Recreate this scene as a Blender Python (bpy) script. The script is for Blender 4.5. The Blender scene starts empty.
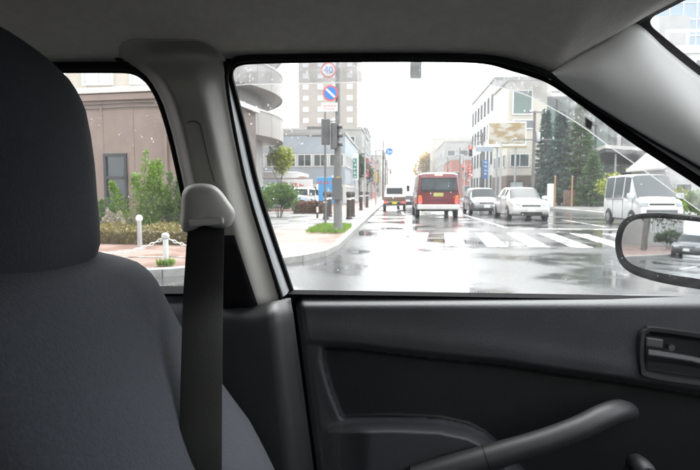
import bpy, bmesh, math, random
import numpy as np
from mathutils import Vector, Matrix

random.seed(7)
RNG = np.random.default_rng(11)
R = math.radians
SC = bpy.context.scene
COL = SC.collection

# ------------------------------------------------------------------ camera
F, CX, CY = 544.0, 350.0, 235.0
PITCH, YAW, EYE = R(4.41), R(4.7), 1.2
cam_d = bpy.data.cameras.new('camera')
cam_d.sensor_width = 36.0
cam_d.lens = F / 700.0 * 36.0
cam_d.clip_start = 0.02
cam_d.clip_end = 3000
cam_d.dof.use_dof = True
cam_d.dof.focus_distance = 1.05
cam_d.dof.aperture_fstop = 15.0
cam = bpy.data.objects.new('camera', cam_d)
COL.objects.link(cam)
cam.location = (0, 0, EYE)
cam.rotation_euler = (R(90) - PITCH, 0, YAW)
SC.camera = cam

# ------------------------------------------------------------------ sky, sun, exposure
SUN_EL, SUN_AZ = R(64), R(15)          # azimuth clockwise from +Y
world = bpy.data.worlds.new('World')
SC.world = world
world.use_nodes = True
wn, wl = world.node_tree.nodes, world.node_tree.links
wn.clear()
sky = wn.new('ShaderNodeTexSky')
sky.sky_type = 'NISHITA'
sky.sun_disc = False
sky.sun_elevation = SUN_EL
sky.sun_rotation = SUN_AZ
sky.air_density = 1.0
sky.dust_density = 4.0
hs = wn.new('ShaderNodeHueSaturation')
hs.inputs['Saturation'].default_value = 0.10
bg = wn.new('ShaderNodeBackground')
bg.inputs['Strength'].default_value = 0.15
wo = wn.new('ShaderNodeOutputWorld')
ov = wn.new('ShaderNodeMix'); ov.data_type = 'RGBA'; ov.blend_type = 'ADD'
ov.inputs['Factor'].default_value = 1.0
ov.inputs['B'].default_value = (1.60, 1.66, 1.70, 1)      # even overcast veil over the whole sky
wl.new(sky.outputs[0], hs.inputs['Color'])
wl.new(hs.outputs[0], ov.inputs['A'])
wl.new(ov.outputs['Result'], bg.inputs[0])
wl.new(bg.outputs[0], wo.inputs[0])
sun_d = bpy.data.lights.new('sun', 'SUN')
sun_d.energy = 0.5
sun_d.angle = R(40)
sun_d.color = (1.0, 0.97, 0.93)
sun = bpy.data.objects.new('sun', sun_d)
COL.objects.link(sun)
sd = Vector((math.sin(SUN_AZ) * math.cos(SUN_EL), math.cos(SUN_AZ) * math.cos(SUN_EL), math.sin(SUN_EL)))
sun.rotation_euler = sd.to_track_quat('Z', 'Y').to_euler()
sun.location = (0, 0, 30)

vs = SC.view_settings
vs.view_transform = 'Standard'
vs.look = 'None'
vs.gamma = 1.0
vs.use_curve_mapping = False
vs.exposure = 2.4
SC.cycles.use_denoising = True
SC.cycles.max_bounces = 10
SC.cycles.diffuse_bounces = 5
SC.cycles.glossy_bounces = 4
SC.cycles.transparent_max_bounces = 24
SC.cycles.sample_clamp_indirect = 8.0
SC.cycles.volume_bounces = 0
SC.cycles.caustics_reflective = False
SC.cycles.caustics_refractive = False

# ------------------------------------------------------------------ pixel helpers (author's aid: photo pixel -> point at a real depth)
cp, sp_ = math.cos(PITCH), math.sin(PITCH)
cyw, syw = math.cos(YAW), math.sin(YAW)
def ray(px, py):                                   # in the car frame: x forward of the car, y to its left, z up
    x, y = (px - CX) / F, -(py - CY) / F
    return Vector((x, cp + y * sp_, y * cp - sp_))
def wray(px, py):
    r = ray(px, py)
    return Vector((r.x * cyw - r.y * syw, r.x * syw + r.y * cyw, r.z))
def Cc(px, py, v):                                 # car frame, at lateral distance v
    r = ray(px, py)
    return Vector((0, 0, EYE)) + r * (v / r.y)
def Cp(px, py, p0, n):                             # car frame, on a plane
    r = ray(px, py); e = Vector((0, 0, EYE))
    return e + r * ((p0 - e).dot(n) / r.dot(n))
def P(px, py, Y):                                  # world, at depth y = Y
    r = wray(px, py)
    return Vector((0, 0, EYE)) + r * (Y / r.y)
def G(px, py):                                     # world, on the ground
    r = wray(px, py)
    return Vector((0, 0, EYE)) + r * (-EYE / r.z)
def sm(a, b, x):
    t = min(1.0, max(0.0, (x - a) / (b - a)))
    return t * t * (3 - 2 * t)
def interp(pts, x):
    if x <= pts[0][0]: return pts[0][1]
    for (a, b), (c, d) in zip(pts, pts[1:]):
        if x <= c: return b + (d - b) * (x - a) / (c - a)
    return pts[-1][1]
def smooth_path(pts, n=6, closed=False):
    pts = [Vector(p) for p in pts]
    out = []
    N = len(pts)
    rng = range(N) if closed else range(N - 1)
    for i in rng:
        p1, p2 = pts[i], pts[(i + 1) % N]
        p0 = pts[i - 1] if (i > 0 or closed) else p1 * 2 - p2
        p3 = pts[(i + 2) % N] if (i + 2 < N or closed) else p2 * 2 - p1
        for k in range(n):
            t = k / n
            out.append(0.5 * ((2 * p1) + (p2 - p0) * t + (2 * p0 - 5 * p1 + 4 * p2 - p3) * t * t + (3 * p1 - p0 - 3 * p2 + p3) * t ** 3))
    if not closed: out.append(pts[-1])
    return out

# ------------------------------------------------------------------ materials
MATS = {}
def mat(name, color, rough=0.5, metal=0.0, var=0.0, vscale=5.0, bump=0.0, bscale=50.0, coat=0.0, spec=0.5, emit=None, estr=0.0, trans=0.0, sheen=0.0, rvar=0.0, bdist=0.01, stretch=None):
    if name in MATS: return MATS[name]
    m = bpy.data.materials.new(name); m.use_nodes = True
    nt = m.node_tree; b = nt.nodes['Principled BSDF']
    b.inputs['Base Color'].default_value = (*color, 1)
    b.inputs['Roughness'].default_value = rough
    b.inputs['Metallic'].default_value = metal
    b.inputs['Specular IOR Level'].default_value = spec
    b.inputs['Coat Weight'].default_value = coat
    b.inputs['Coat Roughness'].default_value = 0.05
    if trans: b.inputs['Transmission Weight'].default_value = trans
    if sheen: b.inputs['Sheen Weight'].default_value = sheen
    if emit:
        b.inputs['Emission Color'].default_value = (*emit, 1)
        b.inputs['Emission Strength'].default_value = estr
    if var or bump or rvar:
        tc = nt.nodes.new('ShaderNodeTexCoord')
        src = tc.outputs['Object']
        if stretch:
            mp = nt.nodes.new('ShaderNodeMapping'); mp.inputs['Scale'].default_value = stretch
            nt.links.new(src, mp.inputs[0]); src = mp.outputs[0]
    if var:
        n1 = nt.nodes.new('ShaderNodeTexNoise'); n1.inputs['Scale'].default_value = vscale
        n1.inputs['Detail'].default_value = 5.0; n1.inputs['Roughness'].default_value = 0.62
        nt.links.new(src, n1.inputs['Vector'])
        mr = nt.nodes.new('ShaderNodeMapRange')
        mr.inputs['From Min'].default_value = 0.28; mr.inputs['From Max'].default_value = 0.72
        mr.inputs['To Min'].default_value = 1 - var; mr.inputs['To Max'].default_value = 1 + var
        nt.links.new(n1.outputs['Fac'], mr.inputs['Value'])
        mx = nt.nodes.new('ShaderNodeVectorMath'); mx.operation = 'SCALE'
        mx.inputs[0].default_value = color
        nt.links.new(mr.outputs[0], mx.inputs['Scale'])
        nt.links.new(mx.outputs[0], b.inputs['Base Color'])
        if rvar:
            m2 = nt.nodes.new('ShaderNodeMapRange')
            m2.inputs['From Min'].default_value = 0.3; m2.inputs['From Max'].default_value = 0.7
            m2.inputs['To Min'].default_value = max(0.02, rough - rvar); m2.inputs['To Max'].default_value = min(1, rough + rvar)
            nt.links.new(n1.outputs['Fac'], m2.inputs['Value']); nt.links.new(m2.outputs[0], b.inputs['Roughness'])
    if bump:
        n2 = nt.nodes.new('ShaderNodeTexNoise'); n2.inputs['Scale'].default_value = bscale
        n2.inputs['Detail'].default_value = 3.0
        nt.links.new(src, n2.inputs['Vector'])
        bp = nt.nodes.new('ShaderNodeBump'); bp.inputs['Strength'].default_value = bump
        bp.inputs['Distance'].default_value = bdist
        nt.links.new(n2.outputs['Fac'], bp.inputs['Height'])
        nt.links.new(bp.outputs[0], b.inputs['Normal'])
    MATS[name] = m
    return m

def leaf_mat(name, color, c2, tl=0.35):
    m = bpy.data.materials.new(name); m.use_nodes = True
    nt = m.node_tree; nt.nodes.clear()
    geo = nt.nodes.new('ShaderNodeNewGeometry')
    tc = nt.nodes.new('ShaderNodeTexCoord')
    nz = nt.nodes.new('ShaderNodeTexNoise'); nz.inputs['Scale'].default_value = 2.2
    nt.links.new(tc.outputs['Object'], nz.inputs['Vector'])
    ad = nt.nodes.new('ShaderNodeMath'); ad.operation = 'ADD'
    nt.links.new(geo.outputs['Random Per Island'], ad.inputs[0]); nt.links.new(nz.outputs['Fac'], ad.inputs[1])
    mr = nt.nodes.new('ShaderNodeMapRange'); mr.inputs['From Min'].default_value = 0.35; mr.inputs['From Max'].default_value = 1.35
    nt.links.new(ad.outputs[0], mr.inputs['Value'])
    mx = nt.nodes.new('ShaderNodeMix'); mx.data_type = 'RGBA'
    mx.inputs['A'].default_value = (*color, 1); mx.inputs['B'].default_value = (*c2, 1)
    nt.links.new(mr.outputs[0], mx.inputs['Factor'])
    d = nt.nodes.new('ShaderNodeBsdfPrincipled'); d.inputs['Roughness'].default_value = 0.45
    t = nt.nodes.new('ShaderNodeBsdfTranslucent')
    ms = nt.nodes.new('ShaderNodeMixShader'); ms.inputs[0].default_value = tl
    o = nt.nodes.new('ShaderNodeOutputMaterial')
    nt.links.new(mx.outputs['Result'], d.inputs['Base Color']); nt.links.new(mx.outputs['Result'], t.inputs[0])
    nt.links.new(d.outputs[0], ms.inputs[1]); nt.links.new(t.outputs[0], ms.inputs[2])
    nt.links.new(ms.outputs[0], o.inputs[0])
    return m

def pane_mat(name, tint, film=0.02, ior=1.45, film_col=(0.8, 0.82, 0.82), noise=False):
    """thin car glass: clear, a fresnel gloss and a thin wet film that scatters a little"""
    m = bpy.data.materials.new(name); m.use_nodes = True
    nt = m.node_tree; nt.nodes.clear()
    tr = nt.nodes.new('ShaderNodeBsdfTransparent'); tr.inputs[0].default_value = (*tint, 1)
    tl = nt.nodes.new('ShaderNodeBsdfTranslucent'); tl.inputs[0].default_value = (*film_col, 1)
    gl = nt.nodes.new('ShaderNodeBsdfGlossy'); gl.inputs['Roughness'].default_value = 0.02
    lw = nt.nodes.new('ShaderNodeLayerWeight'); lw.inputs['Blend'].default_value = .5
    pw = nt.nodes.new('ShaderNodeMath'); pw.operation = 'POWER'; pw.inputs[1].default_value = 5.0
    fr = nt.nodes.new('ShaderNodeMapRange'); fr.inputs['To Min'].default_value = .045; fr.inputs['To Max'].default_value = .9
    nt.links.new(lw.outputs['Facing'], pw.inputs[0]); nt.links.new(pw.outputs[0], fr.inputs['Value'])
    m1 = nt.nodes.new('ShaderNodeMixShader'); m1.inputs[0].default_value = film
    if noise:
        tc = nt.nodes.new('ShaderNodeTexCoord'); nz = nt.nodes.new('ShaderNodeTexNoise')
        nz.inputs['Scale'].default_value = 38; nz.inputs['Detail'].default_value = 4
        nt.links.new(tc.outputs['Object'], nz.inputs['Vector'])
        mr = nt.nodes.new('ShaderNodeMapRange'); mr.inputs['From Min'].default_value = .35; mr.inputs['From Max'].default_value = .75
        mr.inputs['To Min'].default_value = film * .5; mr.inputs['To Max'].default_value = film * 2.2
        nt.links.new(nz.outputs['Fac'], mr.inputs['Value']); nt.links.new(mr.outputs[0], m1.inputs[0])
    m2 = nt.nodes.new('ShaderNodeMixShader')
    o = nt.nodes.new('ShaderNodeOutputMaterial')
    nt.links.new(tr.outputs[0], m1.inputs[1]); nt.links.new(tl.outputs[0], m1.inputs[2])
    nt.links.new(fr.outputs[0], m2.inputs[0])
    nt.links.new(m1.outputs[0], m2.inputs[1]); nt.links.new(gl.outputs[0], m2.inputs[2])
    nt.links.new(m2.outputs[0], o.inputs[0])
    return m

def wet_mat(name, c1, c2, scale=0.35, r_wet=0.03, r_dry=0.22, brick=None, bump=0.2, bscale=45, lo=.44, hi=.60, wear=None):
    m = bpy.data.materials.new(name); m.use_nodes = True
    nt = m.node_tree; b = nt.nodes['Principled BSDF']
    L = nt.links.new
    tc = nt.nodes.new('ShaderNodeTexCoord')
    n1 = nt.nodes.new('ShaderNodeTexNoise'); n1.inputs['Scale'].default_value = scale; n1.inputs['Detail'].default_value = 6; n1.inputs['Roughness'].default_value = .58
    L(tc.outputs['Object'], n1.inputs['Vector'])
    pud = nt.nodes.new('ShaderNodeMapRange'); pud.interpolation_type = 'SMOOTHSTEP'
    pud.inputs['From Min'].default_value = lo; pud.inputs['From Max'].default_value = hi
    L(n1.outputs['Fac'], pud.inputs['Value'])
    n2 = nt.nodes.new('ShaderNodeTexNoise'); n2.inputs['Scale'].default_value = 3.0; n2.inputs['Detail'].default_value = 8
    L(tc.outputs['Object'], n2.inputs['Vector'])
    mx = nt.nodes.new('ShaderNodeMix'); mx.data_type = 'RGBA'
    mx.inputs['A'].default_value = (*c1, 1); mx.inputs['B'].default_value = (*c2, 1)
    if wear:
        n2.inputs['Scale'].default_value = wear
        wr = nt.nodes.new('ShaderNodeMapRange'); wr.inputs['From Min'].default_value = .36; wr.inputs['From Max'].default_value = .56
        L(n2.outputs['Fac'], wr.inputs['Value']); L(wr.outputs[0], mx.inputs['Factor'])
    else: L(n2.outputs['Fac'], mx.inputs['Factor'])
    col = mx.outputs['Result']
    if brick:
        bt = nt.nodes.new('ShaderNodeTexBrick')
        bt.inputs['Scale'].default_value = 1.0
        bt.inputs['Brick Width'].default_value = .2; bt.inputs['Row Height'].default_value = .1
        bt.inputs['Mortar Size'].default_value = .006
        bt.inputs['Color1'].default_value = (1, 1, 1, 1); bt.inputs['Color2'].default_value = (.72, .72, .72, 1); bt.inputs['Mortar'].default_value = (.4, .4, .4, 1)
        L(tc.outputs['Object'], bt.inputs['Vector'])
        mm = nt.nodes.new('ShaderNodeMix'); mm.data_type = 'RGBA'; mm.blend_type = 'MULTIPLY'; mm.inputs['Factor'].default_value = 1
        L(col, mm.inputs['A']); L(bt.outputs['Color'], mm.inputs['B']); col = mm.outputs['Result']
    L(col, b.inputs['Base Color'])
    rr = nt.nodes.new('ShaderNodeMapRange')
    rr.inputs['To Min'].default_value = r_dry; rr.inputs['To Max'].default_value = r_wet
    L(pud.outputs[0], rr.inputs['Value']); L(rr.outputs[0], b.inputs['Roughness'])
    n3 = nt.nodes.new('ShaderNodeTexNoise'); n3.inputs['Scale'].default_value = bscale; n3.inputs['Detail'].default_value = 2
    L(tc.outputs['Object'], n3.inputs['Vector'])
    inv = nt.nodes.new('ShaderNodeMapRange'); inv.inputs['To Min'].default_value = bump; inv.inputs['To Max'].default_value = 0.01
    L(pud.outputs[0], inv.inputs['Value'])
    bp = nt.nodes.new('ShaderNodeBump'); bp.inputs['Distance'].default_value = .012
    L(n3.outputs['Fac'], bp.inputs['Height']); L(inv.outputs[0], bp.inputs['Strength'])
    L(bp.outputs[0], b.inputs['Normal'])
    b.inputs['Specular IOR Level'].default_value = 0.36
    return m

# ------------------------------------------------------------------ mesh builder
class MB:
    def __init__(s): s.v = []; s.f = []
    def add(s, vs, fs):
        o = len(s.v); s.v += [tuple(p) for p in vs]; s.f += [tuple(i + o for i in f) for f in fs]; return s
    def box(s, c, d, m=None):
        x, y, z = d[0] / 2, d[1] / 2, d[2] / 2
        vs = [Vector(p) for p in ((-x,-y,-z),(x,-y,-z),(x,y,-z),(-x,y,-z),(-x,-y,z),(x,-y,z),(x,y,z),(-x,y,z))]
        if m: vs = [m @ p for p in vs]
        return s.add([p + Vector(c) for p in vs], [(0,3,2,1),(4,5,6,7),(0,1,5,4),(1,2,6,5),(2,3,7,6),(3,0,4,7)])
    def b(s, x0, x1, y0, y1, z0, z1): return s.box(((x0+x1)/2,(y0+y1)/2,(z0+z1)/2), (abs(x1-x0),abs(y1-y0),abs(z1-z0)))
    def tube(s, path, r, n=8, flat=1.0, caps=True):
        path = [Vector(p) for p in path]; N = len(path)
        rs = r if isinstance(r, (list, tuple)) else [r] * N
        vs, up = [], None
        for i, p in enumerate(path):
            t = (path[min(i+1, N-1)] - path[max(i-1, 0)]).normalized()
            if up is None:
                up = Vector((0,0,1)) if abs(t.z) < .9 else Vector((1,0,0))
            a = t.cross(up).normalized(); bb = a.cross(t).normalized(); up = bb
            for k in range(n):
                an = 2 * math.pi * k / n
                vs.append(p + a * math.cos(an) * rs[i] + bb * math.sin(an) * rs[i] * flat)
        fs = [(i*n+k, i*n+(k+1)%n, (i+1)*n+(k+1)%n, (i+1)*n+k) for i in range(N-1) for k in range(n)]
        if caps: fs += [tuple(range(n))[::-1], tuple((N-1)*n+k for k in range(n))]
        return s.add(vs, fs)
    def cyl(s, p0, p1, r, n=12): return s.tube([p0, p1], r if isinstance(r, (list, tuple)) else [r, r], n)
    def grid(s, rows, closed=False):
        a, b = len(rows), len(rows[0])
        vs = [p for r_ in rows for p in r_]
        fs = [(i*b+j, i*b+(j+1)%b, (i+1)*b+(j+1)%b, (i+1)*b+j) for i in range(a-1) for j in range(b if closed else b-1)]
        return s.add(vs, fs)
    def rings(s, rows):
        n = len(rows[0]); o = len(s.v)
        s.grid(rows, True)
        s.f += [tuple(o + k for k in range(n))[::-1], tuple(o + (len(rows)-1)*n + k for k in range(n))]
        return s
    def lathe(s, prof, c=(0,0,0), n=16, axis='z'):
        rows = []
        for (r_, h) in prof:
            row = []
            for k in range(n):
                a = 2 * math.pi * k / n
                p = (r_*math.cos(a), r_*math.sin(a), h)
                if axis == 'y': p = (r_*math.cos(a), h, r_*math.sin(a))
                if axis == 'x': p = (h, r_*math.cos(a), r_*math.sin(a))
                row.append(Vector(p) + Vector(c))
            rows.append(row)
        return s.rings(rows)
    def prism(s, poly, vec):
        poly = [Vector(p) for p in poly]; n = len(poly); v = Vector(vec)
        return s.add(poly + [p + v for p in poly], [tuple(range(n))[::-1], tuple(range(n, 2*n))] + [(i, (i+1)%n, n+(i+1)%n, n+i) for i in range(n)])
    def mesh(s, name, m, smooth=True, ang=35):
        me = bpy.data.meshes.new(name); me.from_pydata(s.v, [], s.f)
        bm = bmesh.new(); bm.from_mesh(me); bmesh.ops.recalc_face_normals(bm, faces=bm.faces); bm.to_mesh(me); bm.free()
        if m: me.materials.append(m)
        if smooth:
            me.shade_smooth(); me.set_sharp_from_angle(angle=R(ang))
        return me
    def build(s, name, m, parent=None, smooth=True, ang=35, bevel=0, solid=0, sub=0, seg=2):
        return link(name, s.mesh(name, m, smooth, ang), parent, bevel, solid, sub, seg)
def link(name, me, parent=None, bevel=0, solid=0, sub=0, seg=2):
    o = bpy.data.objects.new(name, me); COL.objects.link(o)
    if parent: o.parent = parent
    if solid:
        q = o.modifiers.new('solid', 'SOLIDIFY'); q.thickness = abs(solid); q.offset = -1 if solid > 0 else 1
    if bevel:
        q = o.modifiers.new('bevel', 'BEVEL'); q.width = bevel; q.segments = seg; q.limit_method = 'ANGLE'; q.angle_limit = R(40)
    if sub:
        q = o.modifiers.new('sub', 'SUBSURF'); q.levels = sub; q.render_levels = sub
    return o
def tag(o, label=None, cat=None, group=None, kind=None):
    if label: o['label'] = label
    if cat: o['category'] = cat
    if group: o['group'] = group
    if kind: o['kind'] = kind
    return o
def thing(name, label, cat, loc=(0,0,0), rz=0.0, group=None):
    o = bpy.data.objects.new(name, None); COL.objects.link(o)
    o.location = loc; o.rotation_euler = (0, 0, rz); o.empty_display_size = .2
    return tag(o, label, cat, group)
def place(o, loc, rz=0.0):
    o.location = loc; o.rotation_euler = (0, 0, rz); return o
def copy_tree(o, parent=None):
    c = o.copy(); COL.objects.link(c)
    if parent: c.parent = parent
    for ch in list(o.children): copy_tree(ch, c)
    return c
def text_mesh(body, size, m, parent, loc, rot=(R(90), 0, 0), name='lettering', ext=.004):
    cu = bpy.data.curves.new('t', 'FONT'); cu.body = body; cu.size = size; cu.extrude = ext
    cu.align_x = 'CENTER'; cu.align_y = 'CENTER'
    t = bpy.data.objects.new('t', cu); COL.objects.link(t)
    dg = bpy.context.evaluated_depsgraph_get(); dg.update()
    me = bpy.data.meshes.new_from_object(t.evaluated_get(dg))
    bpy.data.objects.remove(t); bpy.data.curves.remove(cu)
    me.materials.clear(); me.materials.append(m)
    o = link(name, me, parent); o.location = loc; o.rotation_euler = rot
    return o
def sweep(path, normal, prof, closed=False):
    """profile points (outward, inward) swept along a path that lies near a plane with the given normal"""
    path = [Vector(p) for p in path]; N = len(path); normal = Vector(normal).normalized()
    rows = []
    for i, p in enumerate(path):
        a = path[i-1] if (i > 0 or closed) else p
        b = path[(i+1) % N] if (i < N-1 or closed) else p
        t = (b - a).normalized(); o = t.cross(normal).normalized()
        rows.append([p + o * q[0] + normal * q[1] for q in prof])
    if closed: rows.append(rows[0])
    m = MB()
    if closed: m.grid(rows, True)
    else: m.rings(rows)
    return m
def strokes(mb, o, rt, up, s, seed, n=6, th=.12):
    """small sign characters too far away to read: short crossing brush strokes"""
    q = random.Random(seed); nrm = rt.cross(up)
    for k in range(n):
        if k % 2: a, w, h = (q.uniform(-.35,.35), q.uniform(-.3,.3)), q.uniform(.4,.8), th
        else: a, w, h = (q.uniform(-.3,.3), q.uniform(-.1,.1)), th, q.uniform(.5,.85)
        c = o + rt * a[0] * s + up * a[1] * s
        e = rt * w * s / 2; g = up * h * s / 2
        c = c + nrm * .002 * k
        mb.add([c - e - g, c + e - g, c + e + g, c - e + g], [(0,1,2,3)])

# ================================================================== SETTING
M_road = wet_mat('wet_asphalt', (.030,.031,.033), (.060,.060,.060), scale=.42, bump=.30)
M_pave = wet_mat('wet_pink_pavers', (.20,.125,.105), (.27,.18,.155), scale=.8, r_wet=.28, r_dry=.6, brick=True, bump=.2)
M_pave_grey = wet_mat('wet_grey_pavers', (.10,.10,.098), (.15,.148,.143), scale=.8, r_wet=.22, r_dry=.55, bump=.2)
M_kerb = mat('kerb_concrete', (.25,.25,.24), .55, var=.2, vscale=6, bump=.2, bscale=60)
M_ramp = mat('pale_ramp_concrete', (.36,.345,.32), .45, var=.12, vscale=4, bump=.15, bscale=60)
M_paint = wet_mat('worn_road_paint', (.05,.05,.05), (.46,.46,.445), scale=1.6, r_wet=.10, r_dry=.45, bump=.25, wear=5.0)
M_earth = mat('earth', (.09,.085,.07), .9, var=.3, vscale=.4)

def sheet(name, poly, z, m, parent=None, thick=0.0):
    mb = MB()
    if thick: mb.prism([(x, y, z - thick) for x, y in poly], (0, 0, thick))
    else: mb.add([(x, y, z) for x, y in poly], [tuple(range(len(poly)))])
    return mb.build(name, m, parent, smooth=False)
tag(sheet('ground', [(-900,-900),(900,-900),(900,1500),(-900,1500)], -.03, M_earth), kind='structure')
tag(sheet('road', [(-160,-40),(160,-40),(160,460),(-160,460)], 0.0, M_road), kind='structure')

KERB_L = [(-1.2,420),(-1.2,150),(-1.2,60),(-1.2,30),(-1.2,18),(-1.18,12.4),(-1.2,11.2),(-1.3,10.2),(-1.6,9.4),(-2.1,8.65),(-2.7,7.95),(-3.3,7.45),(-4.2,7.05),(-6,6.65),(-12,5.95),(-40,3.7),(-150,-5.3)]
KERB_R = [(11.6,420),(11.6,60),(11.6,26),(11.75,23),(12.3,20.6),(13.6,18.8),(16,17.8),(30,18.6),(150,28)]
def inset(path, d):
    out = []
    for i, p in enumerate(path):
        a = Vector(path[max(i-1,0)]); b = Vector(path[min(i+1,len(path)-1)])
        t = (b - a).normalized(); n = Vector((t.y, -t.x))
        out.append((p[0] + n.x*d, p[1] + n.y*d))
    return out
KL_in = inset(KERB_L, .15)      # towards the block on the left
KR_in = inset(KERB_R, -.15)
sw = sheet('sidewalk_left', KL_in + [(-150, 420)], .115, M_pave, thick=.2); tag(sw, kind='structure')
swr = sheet('sidewalk_right', KR_in + [(150, 420)], .115, M_pave_grey, thick=.2); tag(swr, kind='structure')
def kerb_line(name, path, d):
    root = thing(name, None, None); tag(root, kind='structure')
    pts = [Vector((x, y, 0)) for x, y in path]
    # even stones one metre long where they can be told apart, long runs beyond
    acc = []
    for a, b in zip(pts, pts[1:]):
        L = (b - a).length; n = max(1, round(L / 1.0)) if max(a.length, b.length) < 45 else 1
        for k in range(n): acc.append((a.lerp(b, k/n), a.lerp(b, (k+1)/n)))
    for a, b in acc:
        t = (b - a).normalized(); nn = Vector((t.y, -t.x, 0)) * d
        g = t * .006
        q = [a + g, b - g, b - g + nn, a + g + nn]
        mb = MB(); mb.prism([(p.x, p.y, -.05) for p in q], (0, 0, .17 + random.uniform(0, .006)))
        mb.build('kerb_stone', M_kerb, root, smooth=False, bevel=.015)
    return root
kerb_line('kerb_left', KERB_L, .15)
kerb_line('kerb_right', KERB_R, -.15)
# dropped pale ramp at the corner and the red cycle path edge line
tag(sheet('corner_ramp', [(-1.42,10.9),(-1.52,10.2),(-1.85,9.45),(-2.4,8.75),(-3.0,9.7),(-2.2,11.3)], .120, M_ramp), kind='structure')
tag(sheet('path_edge_line', [(-2.2,9.25),(-9,8.15),(-9,8.04),(-2.2,9.12)], .121, M_paint), kind='structure')
tag(sheet('corner_grey_paving', [(-1.42,30),(-1.42,16.4),(-2.0,15.9),(-9,17.3),(-9,30)], .119, M_pave_grey), kind='structure')
# crosswalk
cw = thing('crosswalk', None, None); tag(cw, kind='structure')
for k in range(14):
    x = -.7 + k * .92
    q = [(x, 12.3), (x + .46, 12.3), (x + .46 + .36, 16.6), (x + .36, 16.6)]
    sheet('stripe', q, .004, M_paint, cw)
mk = thing('road_markings', None, None); tag(mk, kind='structure')
sheet('stop_line', [(4.2,18.4),(11.2,18.4),(11.2,18.8),(4.2,18.8)], .004, M_paint, mk)
sheet('centre_line', [(3.75,19.2),(3.93,19.2),(3.93,190),(3.75,190)], .004, M_paint, mk)
for y in range(20, 130, 10):
    sheet('lane_dash', [(.42,y),(.57,y),(.57,y+5),(.42,y+5)], .004, M_paint, mk)
    sheet('lane_dash', [(7.4,y),(7.55,y),(7.55,y+5),(7.4,y+5)], .004, M_paint, mk)
for k in range(12):
    x = -5 - k * 8
    sheet('lane_dash', [(x, 4.1 + x*.08), (x - 4, 4.1 + (x-4)*.08), (x - 4, 4.25 + (x-4)*.08), (x, 4.25 + x*.08)], .004, M_paint, mk)
for k in range(7):
    y = 1.2 + k * .92 - .95
    sheet('stripe', [(-13.5, y-1.0), (-9.5, y-.65), (-9.5, y - .2), (-13.5, y - .55)], .004, M_paint, mk)

# ================================================================== BUILDINGS
M_brown = mat('brown_metal_cladding', (.225,.170,.146), .5, var=.10, vscale=2)
M_brown_joint = mat('dark_joint', (.12,.095,.085), .8)
M_capw = mat('pale_coping', (.62,.60,.57), .5, var=.08, vscale=3)
M_frame_dk = mat('dark_window_frame', (.02,.022,.027), .35)
M_frame_w = mat('white_window_frame', (.62,.63,.63), .4)
M_glass = mat('window_glass', (.05,.065,.07), .04, spec=.9, var=.3, vscale=.6)
M_glass_pale = mat('curtained_glass', (.42,.44,.44), .08, spec=.8, var=.25, vscale=1.2)
M_glass_green = mat('green_tinted_glass', (.030,.075,.058), .05, spec=.9, var=.3, vscale=.3)
M_glass_blue = mat('pale_blue_glass', (.15,.215,.26), .06, spec=.9, var=.12, vscale=.2)
M_beige = mat('beige_render', (.44,.40,.35), .75, var=.10, vscale=.5, bump=.1, bscale=30)
M_cream = mat('cream_tile', (.43,.405,.355), .6, var=.08, vscale=.6)
M_white = mat('white_render', (.50,.50,.485), .65, var=.08, vscale=.5)
M_conc = mat('grey_concrete', (.30,.295,.285), .7, var=.14, vscale=.8, bump=.15, bscale=25)
M_balc = mat('balcony_panel_grey', (.27,.255,.24), .55, var=.07, vscale=1.2)
M_bluegrey = mat('blue_grey_panel', (.30,.34,.38), .55, var=.08, vscale=.7)
M_hotel = mat('hotel_beige_tile', (.25,.222,.19), .7, var=.07, vscale=.3)
M_redb = mat('brick_red_wall', (.34,.13,.10), .7, var=.15, vscale=.6)
M_dkbrown = mat('dark_brown_stone', (.11,.075,.06), .5, var=.2, vscale=1)
M_grey_dk = mat('dark_grey_wall', (.13,.135,.14), .6, var=.15, vscale=.6)
M_steel = mat('galvanised_steel', (.40,.41,.42), .4, metal=.6, var=.1, vscale=8)
M_black = mat('black_plastic_ext', (.012,.012,.013), .4)
M_roofdk = mat('dark_roof_sheet', (.06,.065,.07), .45, var=.1, vscale=2)

WCACHE = {}
def window(parent, c, w, h, face, fm=None, pm=None, bars=0, fw=.07, dep=.10, mull=0):
    """face 'F' looks -y, 'L' looks -x, 'R' looks +x"""
    fm = fm or M_frame_w; pm = pm or M_glass
    key = (round(w,2), round(h,2), fm.name, pm.name, bars, mull, fw, dep)
    if key not in WCACHE:
        mb = MB()
        mb.b(-w/2, -w/2+fw, -dep, 0, -h/2, h/2); mb.b(w/2-fw, w/2, -dep, 0, -h/2, h/2)
        mb.b(-w/2+fw, w/2-fw, -dep, 0, h/2-fw, h/2); mb.b(-w/2+fw, w/2-fw, -dep-.03, 0, -h/2, -h/2+fw)
        for k in range(bars):
            z = -h/2 + h*(k+1)/(bars+1); mb.b(-w/2+fw, w/2-fw, -dep+.01, 0, z-fw*.4, z+fw*.4)
        for k in range(mull):
            x = -w/2 + w*(k+1)/(mull+1); mb.b(x-fw*.4, x+fw*.4, -dep+.015, 0, -h/2+fw, h/2-fw)
        pb = MB(); pb.b(-w/2+fw, w/2-fw, -.035, -.005, -h/2+fw, h/2-fw)
        WCACHE[key] = (mb.mesh('window', fm, False), pb.mesh('pane', pm, False))
    a, b = WCACHE[key]
    o = link('window', a, parent); o.location = c
    o.rotation_euler = (0, 0, {'F': 0, 'L': R(-90), 'R': R(90)}[face])
    link('pane', b, o)
    return o
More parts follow.
